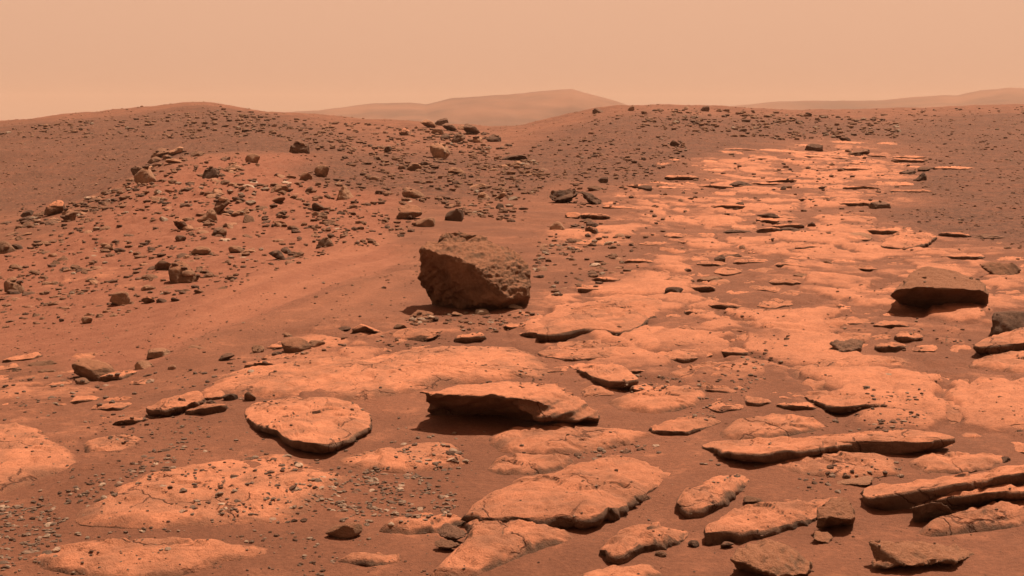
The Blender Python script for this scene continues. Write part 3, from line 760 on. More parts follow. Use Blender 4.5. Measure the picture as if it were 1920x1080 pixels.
# ------------------------------------------------------------------ stock of rock shapes
def rnd_rock(seed, style):
    r = np.random.default_rng(seed)
    k = {'ang': 13, 'rnd': 34, 'flat': 14, 'wedge': 9}[style]
    p = r.normal(size=(k, 3)); p /= np.linalg.norm(p, axis=1)[:, None]
    p *= (0.8 + 0.25*r.random((k, 1)))
    if style == 'flat': p[:, 2] = np.sign(p[:, 2])*np.abs(p[:, 2])**0.6*0.9
    if style == 'wedge': p[:, 2] *= 0.6 + 0.5*(p[:, 0] > 0)
    lo, hi = p.min(0), p.max(0); p = (p-lo)/(hi-lo); p -= [.5, .5, 0]
    tp = {'ang': .55, 'rnd': .3, 'flat': .3, 'wedge': .5}[style]
    off = r.uniform(-.25, .25, 2) + [0.0, .12]
    p[:, :2] = p[:, :2]*(1 - tp*p[:, 2:3]) + off*p[:, 2:3]
    lo, hi = p.min(0), p.max(0); p = (p-lo)/(hi-lo); p -= [.5, .5, 0]
    me = hulls_mesh([[tuple(q) for q in p]], 0.055, seed*1.7 % 50, amp=0.035 if style != 'rnd' else 0.025, freq=3.0,
                    strata=(.1*r.normal(), .1*r.normal(), 1) if style in ('flat', 'wedge') else None, s_amp=.014, s_freq=6, smooth_it=1 if style != 'rnd' else 3, fine=.03, facets=7 if style != 'rnd' else 3)
    me.name = style + "_stone"
    return me
STOCK = {s: [rnd_rock(100*i+7+len(s), s) for i in range(6)] for s in ('ang', 'rnd', 'flat', 'wedge')}
STOCKM = {}
def stock(style, i, mat):
    key = (style, i % 6, mat.name)
    if key not in STOCKM:
        me = STOCK[style][i % 6].copy(); me.materials.clear(); me.materials.append(mat); STOCKM[key] = me
    return STOCKM[key]

def stone(px, py, w, h, style, label, mat=None, name="rock", cat="rock", group=None, i=None, rz=None, tilt=0.12, bury=0.22, dr=0.9, at=None):
    p = hit(px, py) if at is None else np.array(at)
    D = depth_of(p); wm = w*D/F; hm = h*D/F
    i = random.randrange(6) if i is None else i
    me = stock(style, i, mat or M_ROCK)
    o = bpy.data.objects.new(name, me); COL.objects.link(o)
    dy = wm*dr
    hz = min(max(hm - dy*0.5*((py-215)/F), 0.45*hm), .72*wm)*(1+bury)
    o.scale = (wm*1.2, dy*1.1, hz*1.1)
    o.location = (p[0]*(1+dy*.4/D), p[1]*(1+dy*.4/D), p[2]-hz*bury)
    o.rotation_euler = (random.uniform(-tilt, tilt), random.uniform(-tilt, tilt), random.uniform(-.5, .5)+random.choice((0, math.pi)) if rz is None else rz)
    tag(o, label, cat, group)
    return o

ROCKS = [  # photo x, foot y, width, height, shape, label, shade
 (104,402,54,26,'flat',"dusty flat slab lying on the left spur crest",'s'),
 (130,414,30,20,'ang',"dark angular rock below the flat slab on the left spur",'r'),
 (50,408,26,14,'ang',"low dark rock left of the flat slab on the left spur",'d'),
 (8,476,40,24,'rnd',"dark rounded rock cut off by the left edge of the slope",'r'),
 (275,343,40,27,'rnd',"rounded pale rock high on the left spur ridge",'r'),
 (258,330,24,18,'ang',"dark rock touching the rounded pale rock on the spur ridge",'d'),
 (300,296,34,22,'ang',"angular rock at the top of the left spur ridge",'r'),
 (328,291,36,16,'wedge',"wedge rock beside the top of the left spur ridge",'r'),
 (288,306,30,13,'flat',"flat rock just under the top of the spur ridge",'r'),
 (326,306,36,9,'flat',"thin slab on red soil near the spur top",'r'),
 (370,293,30,9,'flat',"thin pale slab lying right of the spur top",'r'),
 (396,337,38,26,'ang',"dark block rock alone on red soil of the spur",'d'),
 (405,344,22,10,'flat',"small flat rock at the foot of the dark spur block",'r'),
 (474,308,26,24,'ang',"stacked grey rock on the upper spur",'r'),
 (560,287,34,22,'rnd',"dark oval rock on the far slope right of the spur",'d'),
 (575,338,28,16,'wedge',"wedge rock on the slope right of the spur",'r'),
 (604,331,28,24,'ang',"upright rock right of the wedge on the slope",'r'),
 (412,400,40,32,'wedge',"tilted thick slab rock midway up the left slope",'r'),
 (388,416,46,28,'wedge',"pointed slab leaning below the tilted thick slab",'r'),
 (455,405,38,14,'flat',"thin slab trailing right of the tilted thick slab",'r'),
 (340,431,28,32,'ang',"upright pale dusty rock on the left slope",'s'),
 (465,418,24,22,'ang',"small ragged rock on the middle of the left slope",'r'),
 (412,444,26,15,'rnd',"small tan rock below the leaning slabs",'r'),
 (338,455,20,14,'ang',"small dark rock beneath the upright pale rock",'d'),
 (525,361,36,16,'flat',"flat tan rock mid slope left of center",'r'),
 (525,380,30,12,'wedge',"grey wedge rock under the flat tan rock mid slope",'r'),
 (580,362,16,14,'ang',"small dark rock right of the flat tan rock",'d'),
 (598,395,26,16,'ang',"dark rock on the middle slope left of the wedge boulder",'d'),
 (612,462,28,17,'rnd',"rounded dark rock at the edge of the smooth sand",'r'),
 (376,479,36,18,'rnd',"oval tan rock above a pale rubble patch",'r'),
 (443,474,24,14,'rnd',"small oval rock right of the oval tan rock",'r'),
 (520,486,34,22,'ang',"angular dark rock near the smooth sand",'d'),
 (548,498,30,9,'flat',"thin flat rock beside the angular dark rock",'r'),
 (338,531,56,40,'rnd',"big rounded boulder on the left slope with shaded base",'b'),
 (312,508,36,22,'ang',"rough rock touching the big rounded boulder",'r'),
 (228,572,44,34,'ang',"stacked ragged rock low on the left slope",'r'),
 (25,551,34,27,'rnd',"rounded brown boulder near the left frame edge",'r'),
 (305,568,20,11,'ang',"small dark rock right of the stacked ragged rock",'d'),
 (330,566,18,9,'ang',"little dark stone next to the small dark rock low on the slope",'d'),
 (280,569,28,14,'flat',"curved tan flat rock on the lower left slope",'s'),
 (163,607,22,14,'ang',"small rock on smooth lower left slope",'r'),
 (115,604,10,7,'ang',"tiny black stone on the lower left slope",'d'),
 (650,374,42,28,'wedge',"wedge boulder with lit ridge, left of center on the slope",'r'),
 (797,425,40,18,'rnd',"low rounded rock above the largest boulder",'r'),
 (852,415,34,25,'rnd',"dark round rock above the largest boulder",'d'),
 (775,373,44,22,'flat',"flat brown rock uphill of the layered flat topped rock",'r'),
 (820,299,46,36,'wedge',"steep pointed boulder below the skyline rock pile",'r'),
 (965,301,52,11,'flat',"long thin dark slab on the middle slope",'d'),
 (968,312,26,10,'flat',"pale flat stone under the long thin dark slab",'r'),
 (776,320,32,15,'flat',"tan flat rock left of the steep pointed boulder",'r'),
 (762,254,28,13,'flat',"pale flat rock left of the skyline pile",'s'),
 (855,327,36,14,'flat',"tan slab on the slope above center",'r'),
 (795,313,16,10,'ang',"dark chip of rock near the tan flat rock",'d'),
 (726,286,16,12,'ang',"small dark rock left of the steep pointed boulder",'d'),
 (908,372,26,12,'flat',"flat grey rock among rubble at center slope",'r'),
 (938,374,26,13,'wedge',"small wedge rock among rubble at center slope",'r'),
 (937,392,16,12,'ang',"dark triangular stone below the center rubble",'d'),
 (898,352,36,8,'flat',"thin straight slab among center rubble",'r'),
 (1208,358,26,12,'rnd',"dark dome rock at the edge of the orange outcrop",'d'),
 (1130,343,20,12,'ang',"dark rock above the dark arched outcrop",'d'),
 (1112,358,28,10,'flat',"flat rock touching the dark arched outcrop",'r'),
 (1124,212,36,18,'ang',"dark rock on the skyline mound right of the dip",'d'),
 (1184,208,22,16,'ang',"brown rock on the crest of the skyline mound",'r'),
 (1148,233,14,9,'ang',"small dark rock below the skyline mound crest",'d'),
 (1266,276,18,13,'ang',"lone dark rock on the right slope below the skyline",'d'),
 (1110,441,24,17,'rnd',"pale rounded rock right of the largest boulder",'s'),
 (1110,426,22,11,'rnd',"dark rounded rock stacked above the pale rounded rock",'d'),
 (1046,436,28,20,'rnd',"tan rounded rock uphill right of the largest boulder",'r'),
 (1075,410,28,14,'rnd',"pale rounded stone above the tan rounded rock",'s'),
 (1322,209,28,18,'ang',"dark boulder on the skyline right of the mound",'d'),
 (1285,206,20,14,'ang',"small boulder on the skyline left of the dark skyline boulder",'r'),
 (1412,212,18,12,'ang',"skyline rock above the rubble field",'r'),
 (1516,219,26,14,'ang',"low skyline rock farther right",'d'),
 (1500,233,28,14,'ang',"dark rock just below the low skyline rock",'d'),
 (1525,283,30,15,'rnd',"dark rock at the top of the orange outcrop",'d'),
 (1582,265,26,9,'wedge',"dark wedge at the top edge of the orange outcrop",'d'),
 (1614,292,54,13,'wedge',"long dark wedge slab high on the orange outcrop",'d'),
 (1650,391,38,15,'rnd',"black dome shaped rock on brown gravel at right",'d'),
 (1484,437,50,11,'flat',"straight dark slab edge in the middle of the outcrop",'d'),
 (1521,428,18,12,'ang',"small dark triangular rock above the straight dark slab",'d'),
 (1388,350,42,10,'flat',"flat dark slab on the upper left of the outcrop",'d'),
 (1442,411,42,12,'wedge',"dark wedge slab on the middle outcrop",'d'),
 (1382,437,52,7,'flat',"thin dark slab left of the straight dark slab",'d'),
 (1724,341,34,20,'wedge',"dark leaning rock at the right end of the outcrop",'d'),
 (1705,329,32,10,'flat',"flat dark rock above the leaning rock, outcrop end",'d'),
 (1737,322,34,10,'wedge',"thin dark wedge right of the leaning rock",'d'),
 (1385,389,18,11,'ang',"small black rock on the outcrop",'d'),
 (1468,357,14,11,'ang',"tiny black rock on the upper outcrop",'d'),
 (1855,448,56,9,'flat',"thin dark slab on brown gravel at the right",'d'),
 (1890,470,18,9,'ang',"small rock near the right edge above the rounded rock",'r'),
 (1265,556,32,18,'ang',"dark squat rock on orange bedrock at center right",'d'),
 (1347,492,22,15,'ang',"dark rock with a pale edge on the bedrock pavement",'d'),
 (1375,486,40,10,'flat',"dark flat slab right of the pale edged rock",'d'),
 (1288,512,20,9,'flat',"small dark slab on the bedrock left of the pale edged rock",'d'),
 (1555,500,26,12,'ang',"little rubble rock at the middle of the pavement",'r'),
 (1500,522,30,10,'flat',"thin shadowed slab edge left of the capstone",'r'),
 (1335,530,50,12,'flat',"long tan slab edge on the pavement",'r'),
 (1598,448,60,9,'flat',"thin slab edge on gravel above the capstone",'r'),
 (300,674,40,24,'rnd',"brown oval boulder at the foot of the left slope",'r'),
 (273,695,34,24,'ang',"brown angular boulder below the brown oval boulder",'r'),
 (370,666,40,18,'wedge',"tan wedge rock at the foot of the slope",'r'),
 (425,677,30,18,'ang',"dark red angular rock at the foot of the slope",'d'),
 (550,668,66,36,'wedge',"pointed grey slab rock rising from the foot of the slope",'b'),
 (515,672,24,14,'ang',"dark rock at the left foot of the pointed grey slab rock",'d'),
 (483,662,22,20,'rnd',"round tan rock left of the pointed grey slab rock",'r'),
 (594,656,34,19,'ang',"rough rock right of the pointed grey slab rock",'r'),
 (540,636,18,12,'rnd',"small round rock behind the pointed grey slab rock",'r'),
 (643,623,28,14,'ang',"dark rock at the corner of the smooth sand",'d'),
 (178,714,86,40,'rnd',"large low brown boulder at the left foot of the slope",'b'),
 (82,690,56,15,'flat',"long flat rock left of the large low brown boulder",'r'),
 (88,703,30,14,'rnd',"small grey rock below the long flat rock at left",'r'),
 (152,727,32,20,'wedge',"wedge stone in front of the large low brown boulder",'r'),
 (322,697,18,13,'rnd',"small tan stone right of the brown angular boulder",'r'),
 (398,762,20,15,'ang',"small dark rock right of the curled wedge slab",'d'),
 (432,752,28,16,'rnd',"dark lump of rock above the sand hollow",'d'),
 (470,753,24,20,'ang',"upright small rock by the rounded overhanging slab",'r'),
 (905,592,26,14,'rnd',"pale round stone at the foot of the largest boulder",'p'),
 (968,585,34,16,'ang',"pale chipped stone at the right foot of the largest boulder",'p'),
 (860,595,26,10,'ang',"small stone in front of the largest boulder hollow",'r'),
 (750,622,34,16,'wedge',"dark wedge stone left of the rock before the boulder",'r'),
 (690,632,60,26,'wedge',"ribbed tan outcrop rock left of the largest boulder",'s'),
 (780,640,110,24,'flat',"low ribbed orange rock in front of the largest boulder",'s'),
 (900,728,13,9,'rnd',"black pebble on top of the overhanging slab",'d'),
 (917,720,10,7,'rnd',"smaller black pebble set back on the overhanging slab top",'d'),
 (740,734,13,10,'ang',"black stone left of the overhanging slab tip",'d'),
 (939,661,11,9,'rnd',"lone dark pebble on the cracked bedrock sheet",'d'),
 (1134,719,30,12,'rnd',"white stone by the black gap of the small wedge slab",'p'),
 (1665,720,36,23,'rnd',"white rounded pebble rock on the sand at right",'p'),
 (1729,721,24,17,'ang',"black angular stone right of the white pebble rock",'d'),
 (1747,722,18,9,'ang',"small black stone touching the black angular stone",'d'),
 (1826,728,24,12,'ang',"dark chip of rock farther right of the white pebble rock",'d'),
 (1316,700,18,12,'rnd',"round grey stone on the slab under the pebble scatter",'r'),
 (1408,699,22,9,'wedge',"grey wedge stone on sand at center right",'p'),
 (1479,863,16,15,'ang',"pale upright stone below the left hollow of the long overhang",'p'),
 (1885,870,26,14,'wedge',"thin dark stick shaped stone at the right edge",'d'),
 (1414,948,42,20,'ang',"brown angular rock behind the long speckled slab",'r'),
 (1371,1003,30,16,'ang',"dark block at the front of the long speckled slab, left one",'d'),
 (1418,1000,40,16,'wedge',"dark block at the front of the long speckled slab, middle one",'d'),
 (1456,990,16,9,'ang',"small dark block at the front of the long speckled slab, right one",'d'),
 (1364,1027,28,15,'ang',"small dark rock on sand above the pyramid rock",'d'),
 (1300,1025,20,14,'ang',"lone dark stone left of the pyramid rock",'d'),
 (1592,942,0,0,'',"",''),
 (650,1010,66,34,'rnd',"brown half buried boulder near the bottom, left of center",'b'),
 (1175,1000,24,8,'flat',"thin dark stone on the lens shaped slab",'d'),
 (1240,1043,24,12,'ang',"tan stone below the lens shaped slab",'r'),
 (1600,915,90,16,'wedge',"dark low rock at the left end of the layered ledge",'r'),
 (1914,815,14,50,'ang',"dark tall stone cut off by the right edge",'d'),
]
SH = {'r': M_ROCK, 'd': M_DARK, 's': M_SLAB, 'b': M_BOULDER, 'p': M_PALE}
for (px, py, w, h, st, lab, sh) in ROCKS:
    if w == 0: continue
    if py < 236 and px > 1100: w, h = w*.62, h*.62
    nm = {'ang': "rock", 'rnd': "rock", 'flat': "flat_rock", 'wedge': "wedge_rock"}[st]
    if w < 22 and py > 560: nm = "pebble"
    stone(px, py, w, h, st, lab, SH[sh], name=nm, cat="pebble" if nm == "pebble" else "rock")
# the pile on the skyline
for k, (px, py, w, h, lab) in enumerate([
  (808,240,30,16,"left rock of the dark pile on the skyline"), (828,236,28,14,"topmost rock of the dark pile on the skyline"),
  (846,246,30,15,"middle rock of the dark pile on the skyline"), (820,252,26,15,"lower left rock of the dark pile on the skyline"),
  (858,268,32,26,"big dark boulder at the foot of the skyline pile"), (885,252,32,20,"dark round boulder right of the skyline pile"),
  (895,268,20,20,"dark upright rock beneath the round boulder of the pile"), (834,262,20,12,"small rock at the front of the skyline pile"),
  (925,266,30,14,"low rock at the right end of the skyline pile"), (866,243,20,10,"small rock behind the skyline pile")]):
    stone(px, py, w, h, 'ang', lab, M_DARK if k % 3 else M_ROCK, group="rock pile on the skyline")

# ------------------------------------------------------------------ bedrock pavement: separate plates in the outcrop
MARKS = [  # places one can find, for telling loose stones apart
 ((890,510),"the largest boulder"),((950,760),"the big overhanging slab"),((1760,545),"the capstone rock"),((1587,650),"the dark blocky rock"),
 ((570,790),"the rounded overhanging slab"),((1570,835),"the long thin overhang"),((1070,910),"the largest foreground slab"),((400,930),"the pebble strewn slab"),
 ((80,860),"the slab at the left edge"),((280,1045),"the bottom left slab"),((1450,1045),"the pyramid rock"),((1750,920),"the layered ledge"),
 ((1665,710),"the white pebble rock"),((1075,365),"the dark arched outcrop"),((1100,590),"the domed outcrop"),((765,400),"the layered flat topped rock"),
 ((338,515),"the big rounded boulder"),((400,395),"the tilted slab rocks"),((300,300),"the spur top"),((850,255),"the skyline pile"),
 ((1150,210),"the skyline mound"),((1614,290),"the long dark wedge slab"),((1484,435),"the straight dark slab"),((1650,385),"the black dome rock"),
 ((178,700),"the low brown boulder"),((550,655),"the pointed grey slab rock"),((650,1000),"the half buried brown boulder"),((105,395),"the flat slab on the left spur"),
 ((400,215),"the left hilltop"),((1500,225),"the right skyline rubble"),((1265,550),"the dark squat rock"),((650,365),"the wedge boulder"),((1850,250),"the right brown slope"),
 ((1300,700),"the slab under the pebble scatter"),((1800,700),"the right edge slabs"),((700,900),"the gray pebble heap"),((60,980),"the bottom left gravel"),
]
def mark(px, py):
    m = min(MARKS, key=lambda m: ((m[0][0]-px)*0.8)**2 + ((m[0][1]-py)*1.6)**2)
    dx, dy = px-m[0][0], (py-m[0][1])*2.2
    far = "well " if math.hypot(dx, dy) > 130 else "just "
    a = math.degrees(math.atan2(dy, dx)) % 360
    way = ("right of", "below and right of", "below", "below and left of", "left of", "above and left of", "above", "above and right of")[int((a+22.5)//45) % 8]
    return far + way + " " + m[1]

def sizew(w):
    for lim, word in ((7, "tiny"), (10, "very small"), (14, "small"), (19, "mid sized"), (40, "larger"), (75, "small"), (90, "medium")):
        if w < lim: return word
    return "broad"
def paving():
    da, dl = 0.025, 0.051
    sites = []
    a0, a1, l0, l1 = -0.37, 0.40, math.log(8.0), math.log(85)
    na, nl = int((a1-a0)/da), int((l1-l0)/dl)
    for i in range(na+1):
        for j in range(nl+1):
            a = a0 + (i + (0.5 if j % 2 else 0) + random.uniform(-.36, .36))*da
            b = l0 + (j + random.uniform(-.38, .38))*dl
            sites.append((a, b))
    S = np.array(sites)/[da, dl]
    n_ = 0
    cand = []
    for k, (a, b) in enumerate(sites):
        x, y = math.sin(a)*math.exp(b), math.cos(a)*math.exp(b)
        ja, jb = a + random.gauss(0, .010), b + random.gauss(0, .05)
        if not any(in_zone(z, np.array(math.sin(ja)*math.exp(jb)), np.array(math.cos(ja)*math.exp(jb))) for z in (BEDROCK[0], BEDROCK[2])): continue
        if inside_foot(x, y): continue
        z = float(ground_mid(np.array(x), np.array(y)))
        px, py = to_pixel(x, y, z)
        if px < -40 or px > 1960 or py > 1090: continue
        if fbm(x*0.55, y*0.30, 7.7, 2) < (-0.24 if b < math.log(22) else -0.13): continue          # sand-filled gaps
        # cell polygon by clipping
        poly = [(-2.2, -2.2), (2.2, -2.2), (2.2, 2.2), (-2.2, 2.2)]
        d = S - S[k]; near = np.nonzero((np.abs(d).max(1) < 3.5) & (np.abs(d).max(1) > 1e-6))[0]
        for q in near:
            nx, ny = d[q]; c = (nx*nx+ny*ny)/2
            new = []
            for e in range(len(poly)):
                p, r = poly[e], poly[(e+1) % len(poly)]
                dp, dr_ = p[0]*nx+p[1]*ny-c, r[0]*nx+r[1]*ny-c
                if dp <= 0: new.append(p)
                if (dp < 0) != (dr_ < 0):
                    t = dp/(dp-dr_); new.append((p[0]+(r[0]-p[0])*t, p[1]+(r[1]-p[1])*t))
            poly = new
            if len(poly) < 3: break
        if len(poly) < 3: continue
        cand.append((k, a, b, poly, px, py))
    cand.sort(key=lambda c: -c[5])
    for (k, a, b, poly, px, py) in cand[:320]:
        shr = random.uniform(0.74, 0.97)
        d0 = math.exp(b)
        hf = random.choice((0.02, 0.03, 0.045, 0.075))*(0.6+d0/45)
        hb = -0.03*(0.5+d0/30)
        pts = []
        lo = min(p[1] for p in poly); hi = max(p[1] for p in poly)
        skew = random.uniform(-.25, .25)
        for p in poly:
            aa, bb = a + (p[0]*shr + skew*p[1])*da, b + p[1]*shr*dl
            x, y = math.sin(aa)*math.exp(bb), math.cos(aa)*math.exp(bb)
            t = (p[1]-lo)/(hi-lo)
            z = float(ground_mid(np.array(x), np.array(y))) + hf*(1-t) + hb*t
            pts.append((x, y, z))
        size = d0*da
        lap = random.random() < .38
        if lap: pts = [(p[0], p[1], p[2]-hf-.01) for p in pts]
        me, org = slab_mesh(pts, None, (0.05 if lap else .02)*size+(.03 if lap else 0.01), 0.0 if lap else random.uniform(0.02, .16)*size, hf+0.06*size+.05, k*0.77 % 91, 56, 12, 5, 0.012+0.014*size, strata=.008, dexp=3.5, step=.02+.012*size, lap=lap, chop=(.80, .97))
        o = link("paving_slab", me, M_SLAB, org)
        wpx = max(p[0]/p[1] for p in pts)*F - min(p[0]/p[1] for p in pts)*F
        wword = "narrow" if wpx < 58 else "small" if wpx < 72 else "medium" if wpx < 88 else "broad"
        o['kind'] = 'thing'
        tag(o, f"{wword} {'half buried' if lap else 'sharp edged'} orange plate {mark(px, py)}", "rock slab", "plates of the cracked bedrock pavement")
        FOOT.append((org[0], org[1], size*1.2, [(p[0], p[1]) for p in pts]))
paving()

# ------------------------------------------------------------------ loose stones and rubble
def blob_verts(seed, sub):
    bm = bmesh.new(); bmesh.ops.create_icosphere(bm, subdivisions=sub, radius=0.5)
    r = np.random.default_rng(seed)
    bm.verts.ensure_lookup_table()
    V = np.array([v.co[:] for v in bm.verts]); Fc = np.array([[v.index for v in f.verts] for f in bm.faces])
    bm.free()
    for _ in range(5):     # knock planes off
        nrm = r.normal(size=3); nrm /= np.linalg.norm(nrm); c = r.uniform(.2, .4)
        dd = V @ nrm - c
        V -= np.where(dd > 0, dd, 0)[:, None]*nrm
    V *= 1 + r.uniform(-.12, .12, size=(len(V), 1))
    V[:, 2] *= 0.75
    return V, Fc
BLOB1 = [blob_verts(i, 1) for i in range(10)]
BLOB2 = [blob_verts(50+i, 2) for i in range(12)]
PEB = {}
def pebble_mesh(i, mat):
    key = (i % 12, mat.name)
    if key not in PEB:
        V, Fc = BLOB2[i % 12]
        me = mesh_np("pebble", V, Fc, smooth=False); me.materials.append(mat); PEB[key] = me
    return PEB[key]

TOPS = []
def surface_z(x, y):
    """ground, or the slab top if one lies here (ray cast on the built slabs)"""
    return float(ground_mid(np.array(x), np.array(y)))

# fields: (photo polygon, count, min width px, max width px, pale share, dark share)
FIELDS = [
 ([(300,905),(420,862),(520,848),(640,872),(680,900),(640,950),(560,985),(400,980),(330,960)], 190, 7, 22, .35, .25),
 ([(640,885),(720,875),(860,905),(850,965),(760,985),(650,990),(610,940)], 340, 7, 20, .45, .10),
 ([(-10,940),(90,930),(140,990),(100,1050),(-10,1075)], 260, 7, 22, .25, .15),
 ([(90,930),(250,860),(360,815),(400,850),(280,900),(150,960)], 150, 7, 20, .25, .30),
 ([(140,1000),(300,990),(480,995),(680,985),(700,1020),(560,1030),(300,1012),(140,1015)], 60, 5, 16, .3, .3),
 ([(300,1030),(345,1025),(340,1050),(300,1055)], 5, 12, 20, .6, .3),
 ([(540,1080),(560,1040),(640,1035),(700,1078)], 22, 6, 18, .3, .3),
 ([(720,830),(860,810),(880,880),(800,885)], 70, 5, 20, .4, .25),
 ([(1060,860),(1130,835),(1220,822),(1250,850),(1180,850),(1080,872)], 50, 5, 22, .5, .2),
 ([(1280,780),(1330,720),(1430,640),(1480,620),(1470,680),(1400,740),(1330,790)], 130, 4, 13, .3, .15),
 ([(1540,765),(1640,760),(1740,775),(1720,810),(1600,810),(1540,790)], 70, 5, 18, .35, .2),
 ([(1600,720),(1740,730),(1720,760),(1640,755)], 30, 5, 16, .5, .25),
 ([(1480,880),(1700,862),(1690,900),(1540,930),(1480,910)], 50, 6, 20, .2, .5),
 ([(1540,610),(1800,600),(1820,640),(1700,660),(1640,640)], 50, 4, 11, .4, .2),
 ([(1000,520),(1010,450),(1100,410),(1180,440),(1200,500),(1120,540),(1030,560)], 170, 6, 24, .15, .2),
 ([(700,640),(760,600),(1000,590),(1010,610),(850,650),(720,660)], 90, 5, 18, .25, .2),
 ([(-10,690),(130,700),(330,700),(480,650),(660,620),(690,640),(560,690),(350,730),(200,760),(-10,770)], 150, 5, 20, .1, .25),
 ([(150,780),(330,770),(400,790),(330,830),(200,830)], 90, 4, 13, .2, .3),
 ([(1480,820),(1300,870),(1400,890),(1300,920)], 25, 5, 16, .4, .2),
 ([(-10,420),(120,400),(280,330),(420,290),(560,330),(640,420),(600,480),(430,540),(200,600),(-10,620)], 900, 6, 24, .06, .25),
 ([(560,330),(700,330),(800,420),(720,460),(600,480)], 240, 5, 18, .05, .2),
 ([(640,300),(980,270),(1030,330),(980,420),(840,400),(700,360)], 620, 5, 19, .05, .15),
 ([(1080,300),(1300,250),(1280,330),(1150,390),(1060,390)], 160, 4, 13, .05, .25),
 ([(1120,222),(1250,205),(1480,212),(1680,225),(1690,262),(1450,262),(1300,250)], 620, 3, 14, .10, .2),
 ([(560,222),(760,238),(940,252),(900,290),(640,300),(500,250)], 420, 4, 14, .05, .25),
 ([(-10,240),(200,222),(400,197),(520,215),(560,240),(420,262),(200,260),(-10,262)], 520, 3, 13, .03, .35),
 ([(1290,300),(1500,270),(1740,300),(1640,400),(1640,440),(1300,480),(1180,440),(1240,360)], 220, 3, 13, .05, .35),
 ([(1640,400),(1900,380),(1900,470),(1700,470)], 40, 3, 9, .05, .3),
 ([(-10,262),(420,262),(640,300),(640,330),(330,300),(150,385),(-10,415)], 260, 3, 8, .03, .3),
 ([(1640,205),(1925,200),(1925,470),(1800,440),(1700,420),(1730,300)], 420, 3, 8, .05, .3),
 ([(960,345),(1010,258),(1150,215),(1300,250),(1300,300),(1100,370)], 320, 3, 11, .05, .25),
 ([(-10,480),(330,470),(600,480),(800,420),(790,560),(560,640),(330,690),(-10,690)], 240, 3, 9, .08, .25),
 ([(0,760),(500,740),(720,760),(900,860),(870,1080),(-10,1080)], 520, 4, 11, .25, .3),
 ([(770,588),(1010,586),(1010,606),(900,614),(770,616)], 60, 6, 20, .3, .2),
 ([(30,415),(230,350),(290,300),(340,280),(370,300),(300,345),(240,390),(60,432)], 200, 7, 22, .04, .35),
 ([(870,720),(1000,690),(1060,700),(1000,730),(900,722)], 26, 4, 10, .3, .4),
 ([(1130,725),(1200,700),(1330,715),(1300,735),(1160,735)], 60, 4, 13, .4, .3),
 ([(900,640),(1900,480),(1900,700),(1200,720)], 120, 3, 10, .1, .4),
 ([(-10,640),(330,600),(640,520),(640,600),(330,690),(-10,690)], 50, 3, 8, .1, .4),
 ([(640,700),(1000,1080),(1900,1080),(1900,880),(1200,820)], 110, 4, 11, .15, .5),
]
def build_loose():
    dg = bpy.context.evaluated_depsgraph_get(); dg.update()
    fly = []
    for fi, (poly, cnt, w0, w1, pale, dark) in enumerate(FIELDS):
        xs = [p[0] for p in poly]; ys = [p[1] for p in poly]
        c = 0; tries = 0
        while c < cnt and tries < cnt*12:
            tries += 1
            px, py = random.uniform(min(xs), max(xs)), random.uniform(min(ys), max(ys))
            if not inside(poly, np.array(px), np.array(py)): continue
            if perlin(px*0.021, py*0.05, fi*3.7) < -0.10 + 0.9*(random.random()-.5): continue
            r = ray(px, py)
            ok, loc, nrm, idx, ob, mw = scene.ray_cast(dg, Vector((0, 0, H)), Vector(r))
            if not ok or abs(nrm.z) < 0.45 or loc.y > 330: continue
            if py < 560: w = 1.35*w0 + 1.25*(w1-w0)*random.random()**2.2
            else: w = w0 + (w1-w0)*random.random()**2.4
            D = depth_of(np.array(loc))
            u = random.random()
            mt = M_PALE if u < pale else (M_DARK if u < pale+dark else M_GREY if py > 700 else M_ROCK)
            fly.append((w, px, py, np.array(loc), w*D/F, mt)); c += 1
    fly.sort(key=lambda f: -f[0])
    keep = [f for f in fly if f[2] > 560][:290] + [f for f in fly if f[2] <= 560][:290]
    kid = set(id(f) for f in keep)
    for f in keep:
        w, px, py, loc, s, mt = f
        near = py > 560
        o = bpy.data.objects.new("pebble" if near else "rock", pebble_mesh(random.randrange(12), mt)); COL.objects.link(o)
        sz = random.uniform(.65, 1.0)
        o.scale = (s, s*random.uniform(.6, 1.0), s*sz*random.uniform(.5, .9))
        o.rotation_euler = (random.uniform(-.3, .3), random.uniform(-.3, .3), random.uniform(0, 6.28))
        o.location = (loc[0], loc[1], loc[2]+s*random.uniform(-.14, .06))
        tone = {M_PALE.name: "pale", M_DARK.name: "dark", M_GREY.name: "grey", M_ROCK.name: "brown"}[mt.name]
        kind = "pebble" if near else "stone"
        flatw = "flat" if o.scale[2] < .55*o.scale[0] else "chunky"
        tag(o, f"{sizew(w)} {flatw} {tone} {kind} {mark(px, py)}", "pebble" if near else "rock",
            "loose pebbles in the foreground" if near else "loose stones on the slopes")
    rest = [f for f in fly if id(f) not in kid]
    return rest
REST = build_loose()

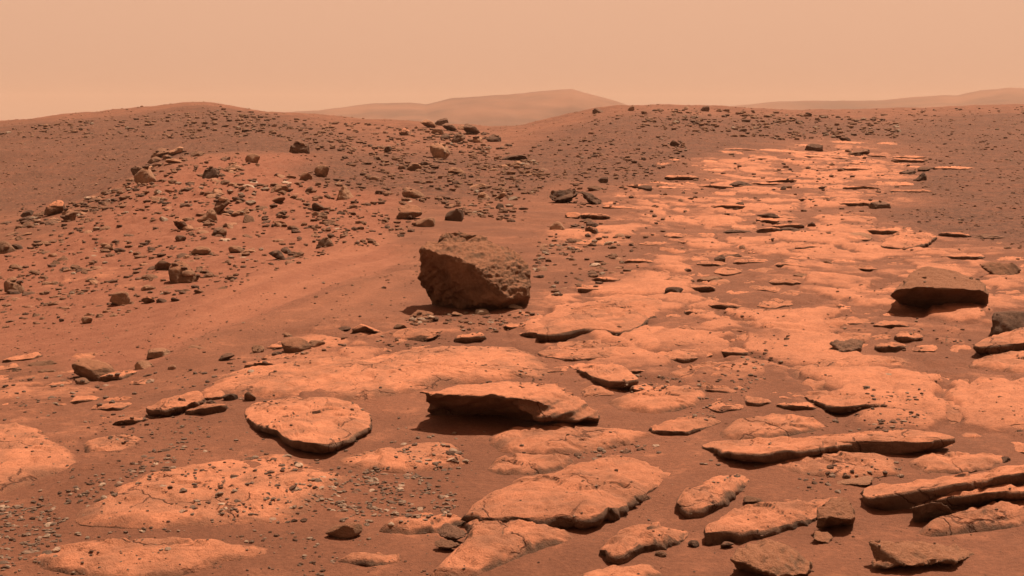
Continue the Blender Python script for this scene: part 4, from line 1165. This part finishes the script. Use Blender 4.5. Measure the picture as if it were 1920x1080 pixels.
def stuff_mesh(name, label, items, mat):
    """items: (x,y,z,size) -> one mesh of small stones"""
    Vs, Fs, off = [], [], 0
    for (x, y, z, s) in items:
        V, Fc = BLOB1[random.randrange(10)]
        a = random.uniform(0, 6.28); ca, sa = math.cos(a), math.sin(a)
        q = V*[s, s*random.uniform(.6, 1), s*random.uniform(.5, .9)]
        q = np.stack([q[:, 0]*ca-q[:, 1]*sa+x, q[:, 0]*sa+q[:, 1]*ca+y, q[:, 2]+z+s*.08], 1)
        Vs.append(q); Fs.append(Fc+off); off += len(V)
    o = link(name, mesh_np(name, np.concatenate(Vs), np.concatenate(Fs), smooth=False), mat)
    tag(o, label, None, None, "stuff")
def build_stuff():
    for mt, lab in ((M_PALE, "pale grit and tiny stones strewn over the ground"), (M_DARK, "dark grit and tiny stones strewn over the ground"),
                    (M_GREY, "grey grit and tiny stones strewn over the foreground"), (M_ROCK, "brown rubble of tiny stones strewn over the slopes")):
        it = [(f[3][0], f[3][1], f[3][2], f[4]) for f in REST if f[5] is mt]
        if it: stuff_mesh("rubble", lab, it, mt)
    # fine rubble over the whole land, thicker on the gravel slopes
    it = []
    n = 75000
    az = RNG.uniform(-0.39, 0.39, n); ld = RNG.uniform(math.log(6.5), math.log(210), n)
    x, y = np.sin(az)*np.exp(ld), np.cos(az)*np.exp(ld)
    den = 0.10 + 0.5*(fbm(x*0.4, y*0.4, 3.0, 2) > 0.12)
    clus = smoothstep(-.25, .35, fbm(x*0.16, y*0.10, 6.0, 3, .6))
    for zs, v in ((GRAVEL, 0.85), (RUSTY, 0.6)):
        for zn in zs: den = np.maximum(den, v*in_zone(zn, x, y)*clus)
    den = np.where(np.exp(ld) > 60, np.maximum(den, .75*clus), den)
    ok = RNG.random(n) < den
    z = ground_mid(x, y)
    dg = bpy.context.evaluated_depsgraph_get()
    dn = Vector((0, 0, -1))
    for i in np.nonzero(ok)[0]:
        d = math.exp(ld[i])
        s = d/F*(2.0 + 6.5*random.random()**4)
        hitok, loc, nrm, idx, ob, mw = scene.ray_cast(dg, Vector((x[i], y[i], z[i]+3)), dn)
        if not hitok or abs(nrm.z) < .6: continue
        it.append((x[i], y[i], loc.z-s*random.uniform(0, .2), s))
    stuff_mesh("rubble", "fine brown rubble scattered over slopes and sand", it, M_ROCK)
build_stuff()

# ------------------------------------------------------------------ dusty air
def haze():
    x0, x1, y0, y1, z0, z1 = -4300, 4300, -4300, 4300, -48, 62
    v = [(x, y, z) for z in (z0, z1) for x, y in ((x0, y0), (x1, y0), (x1, y1), (x0, y1))]
    f = [(3, 2, 1, 0), (4, 5, 6, 7), (0, 1, 5, 4), (1, 2, 6, 5), (2, 3, 7, 6), (3, 0, 4, 7)]
    me = bpy.data.meshes.new("haze"); me.from_pydata(v, [], f); me.update()
    m = bpy.data.materials.new("dusty_air"); m.use_nodes = True
    n, l = m.node_tree.nodes, m.node_tree.links; n.clear()
    pv = n.new('ShaderNodeVolumePrincipled'); out = n.new('ShaderNodeOutputMaterial')
    pv.inputs['Color'].default_value = (0.66, 0.475, 0.37, 1)
    pv.inputs['Density'].default_value = 0.00021
    l.new(pv.outputs[0], out.inputs['Volume'])
    o = link("haze", me, m); tag(o, "thin butterscotch dust haze filling the air", None, None, "stuff")
haze()
